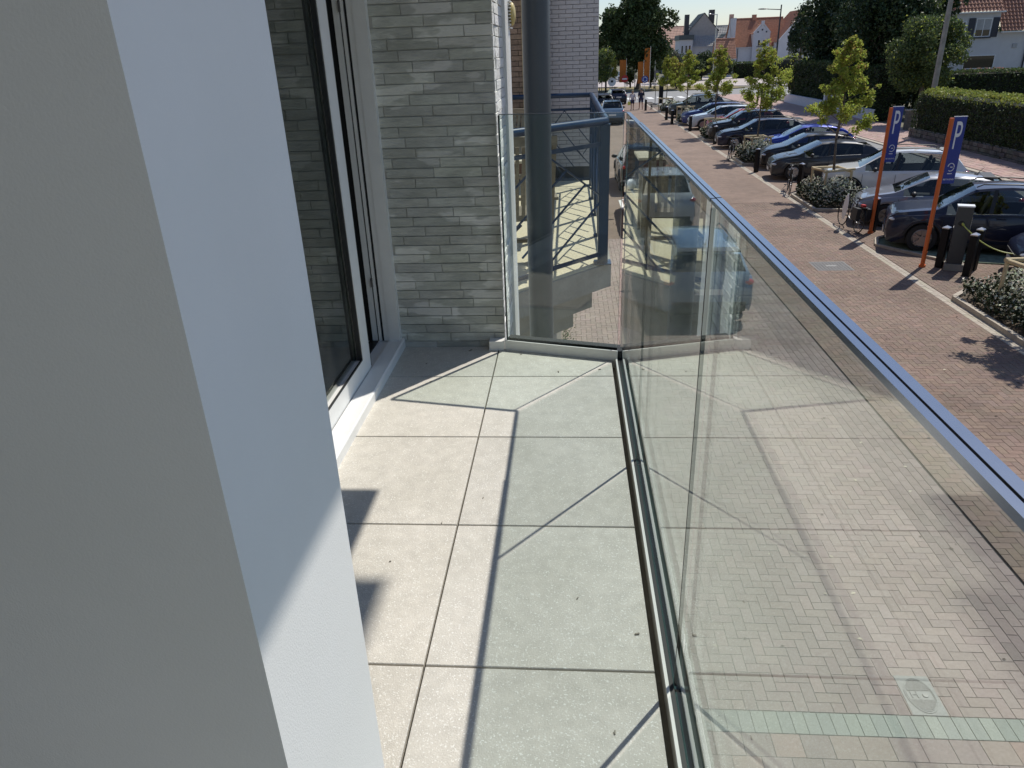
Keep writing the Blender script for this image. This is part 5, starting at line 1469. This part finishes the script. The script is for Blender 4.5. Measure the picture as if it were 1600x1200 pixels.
# dark garden trees
G2 = "dark garden trees behind the hedges"
big_tree("yew_tree", (24.6, 73, 0), "dark dense evergreen at the left of the garden tree mass", (0, 0, 6.4), (4.1, 4.2, 7.2), 34, .34, 26000, [m_leaf_d, m_leaf_c], .3, 61, G2, aut=.5)
big_tree("yew_tree", (25.6, 66.5, 0), "huge dark evergreen in the middle of the garden tree mass", (0, 0, 7.0), (4.2, 4.2, 8.0), 40, .34, 30000, [m_leaf_c, m_leaf_d], .35, 62, G2, aut=.4)
big_tree("yew_tree", (22.1, 57.5, 0), "dark evergreen with shaded underside next to the driveway", (0, 0, 5.6), (2.9, 2.4, 5.6), 30, .24, 24000, [m_leaf_c, m_leaf_d], .25, 63, G2, aut=.4)
big_tree("olive_tree", (21.9, 50.3, 0), "lighter olive green rounded tree behind the concrete mast", (0, 0, 4.2), (2.15, 2.1, 2.3), 44, .14, 22000, [m_leaf_m, m_leaf_y], .14, 64, G2, aut=.10, core=.5, sub=.36)
big_tree("olive_tree", (24.6, 62.0, 0), "sunny topped green tree rising behind the olive green one", (0, 0, 7.9), (2.5, 2.4, 2.8), 24, .2, 14000, [m_leaf_m, m_leaf_y], .2, 65, G2, aut=.3)
big_tree("spruce_tree", (33.5, 118, 0), "slim conifer tip above the red roofed house", (0, 0, 7.2), (1.8, 1.8, 5.0), 16, .3, 4500, [m_leaf_c, m_leaf_d], .2, 66, None)
bush("flowering_hedge", (33.5, 66, 2.0), (6.4, .8, .8), "row of faded pink hydrangea heads under the white house window", 5200, .17, m_flower, 71, "flowering shrub")
bush("garden_bush", (23.0, 78.5, 1.5), (2.2, 2, 1.9), "light green bush beside the far square hedge", 3000, .2, m_leaf_y, 72)
rgf = np.random.default_rng(90)
nF = 26000
fx = rgf.uniform(-120, 240, nF); hh = 5 + 2.2 * np.sin(fx * .13) + 1.3 * np.sin(fx * .41)
leafo = leaf_obj("far_wood", np.stack([fx, 300 + rgf.uniform(-6, 6, nF), hh * rgf.random(nF) ** .6], 1), 1.3, m_leaf_d, rgf)
tag(leafo, "dark line of far woodland on the horizon behind the houses", "wood", kind="stuff")

# ------------------------------------------------------------------ houses
m_wh = mat("white_render", (.60, .61, .63), .85, var=.05, scale=1.5, bump=.2, bscale=12)
m_roof = mat("orange_red_clay_tile", (.46, .235, .15), .8, var=.2, scale=3.0)
m_roofp = mat("sunned_pink_tile", (.56, .36, .27), .85, var=.12, scale=1.5)
m_roofg = mat("pale_grey_tile", (.40, .39, .36), .9, var=.12, scale=2)
m_slate = mat("green_grey_slate", (.085, .105, .105), .6, var=.15, scale=2)
m_brown = mat("brown_clay_tile", (.36, .19, .13), .75, var=.3, scale=5)
m_shut = mat("navy_shutter", (.012, .018, .04), .4)
def roof_slope(name, a, b, c, d, nu, nv, mt, root, amp=.035, step=.05):
    """a,b eave corners ; d,c ridge corners : tile courses and pantile waves as real relief"""
    a, b, c, d = map(Vector, (a, b, c, d)); nrm = (b - a).cross(d - a).normalized()
    if nrm.z < 0: nrm = -nrm
    V = []; Q = []
    nuu = nu * 4
    for j in range(nv):
        for e in (0, 1):
            v = (j + e) / nv
            for i in range(nuu + 1):
                u = i / nuu; p = (a.lerp(b, u)).lerp(d.lerp(c, u), v)
                V.append(p + nrm * (amp * math.sin(2 * PI * u * nu) + (step if e == 0 else 0)))
    W_ = nuu + 1
    for j in range(nv):
        for i in range(nuu):
            q = (2 * j) * W_ + i; Q.append((q, q + 1, q + 1 + W_, q + W_))
            if j < nv - 1: q2 = (2 * j + 1) * W_ + i; Q.append((q2, q2 + 1, q2 + 1 + W_, q2 + W_))
    l = root_loc(root)
    me = fast_mesh(name, np.array([tuple(v - l) for v in V]), Q, mt)
    return link(name, me, root)
def gable_block(root, x0, x1, y0, y1, ze, zr, axis, wall, roof, nu, nv, ov=.25, z0=0., parapet=False, thick=.12):
    if axis == 'x':
        ym = (y0 + y1) / 2
        V = [(x0, y0, z0), (x1, y0, z0), (x1, y1, z0), (x0, y1, z0), (x0, y0, ze), (x1, y0, ze), (x1, y1, ze), (x0, y1, ze), (x0, ym, zr), (x1, ym, zr)]
        Fc = [(0, 1, 5, 4), (2, 3, 7, 6), (1, 2, 6, 9, 5), (3, 0, 4, 8, 7), (4, 5, 9, 8), (6, 7, 8, 9), (0, 3, 2, 1)]
        MB().add(V, Fc).build("wall", wall, root)
        k = ov * (zr - ze) / (ym - y0)
        roof_slope("roof", (x0 - ov, y0 - ov, ze - k + thick), (x1 + ov, y0 - ov, ze - k + thick), (x1 + ov, ym, zr + thick), (x0 - ov, ym, zr + thick), nu, nv, roof, root)
        MB().add([(x0 - ov, ym, zr + thick), (x1 + ov, ym, zr + thick), (x1 + ov, y1 + ov, ze - k + thick), (x0 - ov, y1 + ov, ze - k + thick)], [(0, 1, 2, 3)]).build("roof_back", roof, root)
        MB().tube([(x0 - ov, ym, zr + thick + .03), (x1 + ov, ym, zr + thick + .03)], .12, 8).build("ridge_tiles", roof, root, smooth=True)
        MB().bar((x0 - ov, y0 - ov - .06, ze - k + .02), (x1 + ov, y0 - ov - .06, ze - k + .02), .12, .10).build("gutter", wall, root)
    else:
        xm = (x0 + x1) / 2
        V = [(x0, y0, z0), (x1, y0, z0), (x1, y1, z0), (x0, y1, z0), (x0, y0, ze), (x1, y0, ze), (x1, y1, ze), (x0, y1, ze), (xm, y0, zr), (xm, y1, zr)]
        Fc = [(0, 1, 5, 8, 4), (2, 3, 7, 9, 6), (1, 2, 6, 5), (3, 0, 4, 7), (4, 8, 9, 7), (5, 6, 9, 8), (0, 3, 2, 1)]
        MB().add(V, Fc).build("wall", wall, root)
        k = ov * (zr - ze) / (xm - x0); o_ = .0 if parapet else ov
        for s, xe in ((-1, x0 - ov), (1, x1 + ov)):
            roof_slope("roof", (xe, y1, ze - k + thick), (xe, y0 - o_ + (.12 if parapet else 0), ze - k + thick), (xm, y0 - o_ + (.12 if parapet else 0), zr + thick), (xm, y1, zr + thick), nu, nv, roof, root)
        if parapet:
            m = MB()
            for xe in (x0, x1): m.bar((xe, y0 + .06, ze + .10), (xm, y0 + .06, zr + .26), .30, .22)
            m.build("parapet", wall, root)
def window(root, x, z, w, h, y, bars=2, sill=True, blind=0.):
    """window in a wall that faces the street (normal -Y)"""
    f = MB(); t_ = .07
    f.box(x, x + w, y - .06, y - .002, z, z + t_); f.box(x, x + w, y - .06, y - .002, z + h - t_, z + h); f.box(x, x + t_, y - .06, y - .002, z + t_, z + h - t_); f.box(x + w - t_, x + w, y - .06, y - .002, z + t_, z + h - t_)
    for i in range(1, bars): f.box(x + w * i / bars - .03, x + w * i / bars + .03, y - .055, y - .002, z + t_, z + h - t_)
    fr = f.build("window", m_signw, root)
    MB().box(x + t_, x + w - t_, y - .028, y - .006, z + t_, z + h - t_).build("pane", m_pane, fr)
    if blind: MB().box(x + t_, x + w - t_, y - .050, y - .030, z + h * (1 - blind), z + h - t_).build("blind", m_nbrick2, fr)
    if sill: MB().box(x - .1, x + w + .1, y - .14, y - .002, z - .12, z - .005).build("sill", m_shut, fr)
    return fr
m_nbrick2 = mat("grey_roller_blind", (.42, .43, .44), .7)
# white red roofed house
hA = thing("white_house", (36, 152, 0), "white house with orange red tiled roof, stepped dormer gable and projecting right wing", "house")
gable_block(hA, 30.3, 39.6, 150, 158, 5.0, 9.55, 'x', m_wh, m_roof, 60, 30)
gable_block(hA, 37.6, 46.6, 146.5, 158, 5.6, 10.6, 'y', m_wh, m_roof, 70, 26, parapet=True)
gable_block(hA, 33.7, 36.7, 149.4, 154, 7.0, 8.5, 'y', m_wh, m_roof, 18, 8, ov=.15, z0=0, parapet=True)
MB().box(30.1, 30.5, 149.8, 154, 4.5, 9.75).build("gable_wall", m_wh, hA); MB().box(30.0, 30.7, 153.4, 154.2, 9.2, 10.5).build("chimney", m_roofp, hA); MB().box(34.2, 34.9, 153.6, 154.4, 9.3, 10.3).build("chimney", m_roof, hA)
MB().box(34.95, 35.45, 149.2, 149.7, 8.4, 9.1).build("finial_block", m_wh, hA)
window(hA, 34.5, 4.9, .55, 1.1, 149.4, 1); window(hA, 35.4, 4.9, .55, 1.1, 149.4, 1)
for x in (39.9, 41.0, 42.6): window(hA, x, 4.6, .95, 1.4, 146.5, 2)
for x in (39.3, 42.0, 43.6): MB().box(x, x + .5, 146.42, 146.497, 4.55, 6.05).build("shutter", m_shut, hA)
window(hA, 41.5, 7.7, .5, .6, 146.5, 1); window(hA, 40.4, .9, 2.4, 1.2, 146.5, 3)
MB().box(32.2, 33.0, 149.93, 149.998, 0, 2.2).build("door", m_shut, hA); MB().tube([(31.2, 149.9, 0), (31.2, 149.9, 4.9)], .06, 6).build("downpipe", m_charger, hA); MB().tube([(37.4, 149.85, 0), (37.4, 149.85, 4.9)], .06, 6).build("downpipe", m_charger, hA)
for s in (-.75, 0, .75): MB().box(35.2 + s - .12, 35.2 + s + .12, 149.33, 149.397, 7.15 + (.35 if s == 0 else 0), 7.4 + (.35 if s == 0 else 0)).build("vent", m_shut, hA)
hG = thing("small_house", (28.7, 149, 0), "small low outbuilding with orange tiled roof left of the white house", "house")
gable_block(hG, 26.9, 30.0, 146, 151, 3.2, 6.2, 'x', m_wh, m_roof, 16, 12); window(hG, 27.6, 1.0, 1.2, 1.2, 146, 2)
hB = thing("grey_house", (28, 168, 0), "white gabled house with pale grey lower roof, dark slate top and two tall chimneys", "house")
gable_block(hB, 25.0, 33.5, 166, 174, 5.4, 8.9, 'x', m_wh, m_roofg, 26, 12)
gable_block(hB, 24.8, 30.6, 168, 176, 8.2, 11.4, 'y', m_roofg, m_slate, 16, 10, z0=5)
MB().box(22.6, 25.2, 165.0, 172, 0, 6.6).build("side_bay", m_wh, hB); MB().box(22.4, 25.4, 164.8, 172, 6.6, 7.5).build("bay_roof", m_slate, hB)
MB().box(23.8, 24.7, 168, 168.9, 6.9, 11.3).build("chimney", m_charger, hB); MB().box(29.0, 30.1, 170, 171, 9.5, 12.1).build("chimney", m_charger, hB)
for x in (22.9, 23.7, 24.4): window(hB, x, 4.1, .5, 1.5, 165.0, 1, False)
window(hB, 26.3, 2.4, .6, 1.6, 166, 1); window(hB, 27.3, 2.4, .6, 1.6, 166, 1); window(hB, 29.8, 3.0, 1.2, 1.4, 166, 2)
gable_block(hB, 29.8, 33.2, 163, 168, 5.8, 7.4, 'y', m_wh, m_slate, 10, 5); window(hB, 30.4, 5.0, .4, .9, 163, 1, False)
hC = thing("pink_roofed_house", (23, 188, 0), "house with sun bleached pink tiled hipped roof at the far left of the row", "house")
gable_block(hC, 20.2, 28.5, 186, 196, 5.6, 9.6, 'x', m_roofg, m_roofp, 26, 12); gable_block(hC, 23.2, 28.0, 181, 187, 4.3, 6.9, 'x', m_wh, m_roofp, 18, 8)
window(hC, 21.2, 3.0, 1.2, 1.4, 186, 2)
# house with shutters on the right
hD = thing("shuttered_house", (38, 77, 0), "white house with brown pantile roof and navy shutters behind the tall hedge", "house")
MB().box(33.6, 38.35, 75.0, 84, 0, 7.0).build("wall", m_wh, hD); MB().box(38.36, 44.5, 75.02, 84, 0, 5.35).build("wall", m_wh, hD)
roof_slope("roof", (33.3, 74.75, 7.02), (38.5, 74.75, 7.02), (38.5, 79.6, 12.2), (33.3, 79.6, 12.2), 17, 16, m_brown, hD, .05, .06)
roof_slope("roof", (38.45, 74.6, 5.40), (44.8, 74.6, 5.40), (44.8, 79.6, 12.3), (38.45, 79.6, 12.3), 21, 22, m_brown, hD, .05, .06)
MB().box(38.36, 38.52, 74.7, 79.5, 6.9, 7.05).build("verge_board", m_wh, hD); MB().box(33.3, 38.55, 74.60, 74.74, 6.93, 7.03).build("gutter", m_signw, hD); MB().box(38.4, 44.8, 74.42, 74.56, 5.28, 5.38).build("gutter", m_signw, hD)
window(hD, 36.35, 5.0, 1.35, 1.5, 75.0, 2, blind=.62); window(hD, 33.75, 5.3, .95, 1.2, 75.0, 1); window(hD, 35.0, 5.55, .5, .75, 75.0, 1); window(hD, 35.9, 2.35, 2.7, 1.15, 75.0, 1)
for x in (35.72, 37.78):
    s_ = MB().box(x, x + .56, 74.93, 74.992, 4.95, 6.55).build("shutter", m_shut, hD)
MB().tube([(41.1, 74.9, 0), (41.1, 74.9, 5.3)], .07, 8).build("downpipe", m_shut, hD, smooth=True)
MB().box(39.9, 40.3, 74.96, 74.998, 4.0, 4.35).build("wall_plate", m_nbrick2, hD); window(hD, 41.6, 4.0, 1.2, 1.1, 75.02, 2)

# buildings on this side of the street beyond the neighbour
t = thing("street_building", (-6, 40, 0), "plain brick row of buildings further along the near side of the street", "building")
MB().box(-14, -.35, 16.2, 34, 0, 9.5).build("wall", m_bbrick, t); MB().box(-14, -.45, 34.02, 62, 0, 8.5).build("wall", m_pil, t)
# ------------------------------------------------------------------ small things on the ground
lv = MB(); rl_ = np.random.default_rng(44)
for i in range(170):
    x = rl_.uniform(1.0, 7.6); y = rl_.uniform(4.3, 24); 
    a = rl_.uniform(0, 3.1); s_ = rl_.uniform(.012, .035); z = .004
    d_ = Vector((math.cos(a), math.sin(a), 0)) * s_; e_ = Vector((-d_.y, d_.x, 0)) * .6; p = Vector((x, y, z))
    lv.add([tuple(p - d_), tuple(p - e_ + Vector((0, 0, .006))), tuple(p + d_), tuple(p + e_ + Vector((0, 0, .008)))], [(0, 1, 2, 3)], int(rl_.random() < .45))
tag(lv.build("fallen_leaves", [mat("pale_dry_leaf", (.55, .48, .36), .8), mat("dark_dry_leaf", (.10, .07, .05), .8)]), "scattered dry leaves and petals over the paving", "leaf litter", kind="stuff")
rw = np.random.default_rng(45)
Pw = np.stack([-.12 + np.abs(rw.normal(0, .10, 420)), rw.uniform(11.6, 14.4, 420), rw.random(420) * .06], 1)
tag(leaf_obj("wall_foot_weeds", Pw, .035, m_leaf_m, rw, flat=.5), "low weeds growing at the foot of the neighbouring wall", "weeds", kind="stuff")

# every mesh whose material reads the tone attribute gets one
def _uses_tone(m):
    return m and m.node_tree and any(n.type == 'ATTRIBUTE' and n.attribute_name == "tone" for n in m.node_tree.nodes)
for me in bpy.data.meshes:
    if "tone" not in me.attributes and any(_uses_tone(m) for m in me.materials):
        a = me.attributes.new("tone", 'FLOAT_COLOR', 'FACE')
        a.data.foreach_set("color", np.ones(len(me.polygons) * 4, dtype=np.float32))
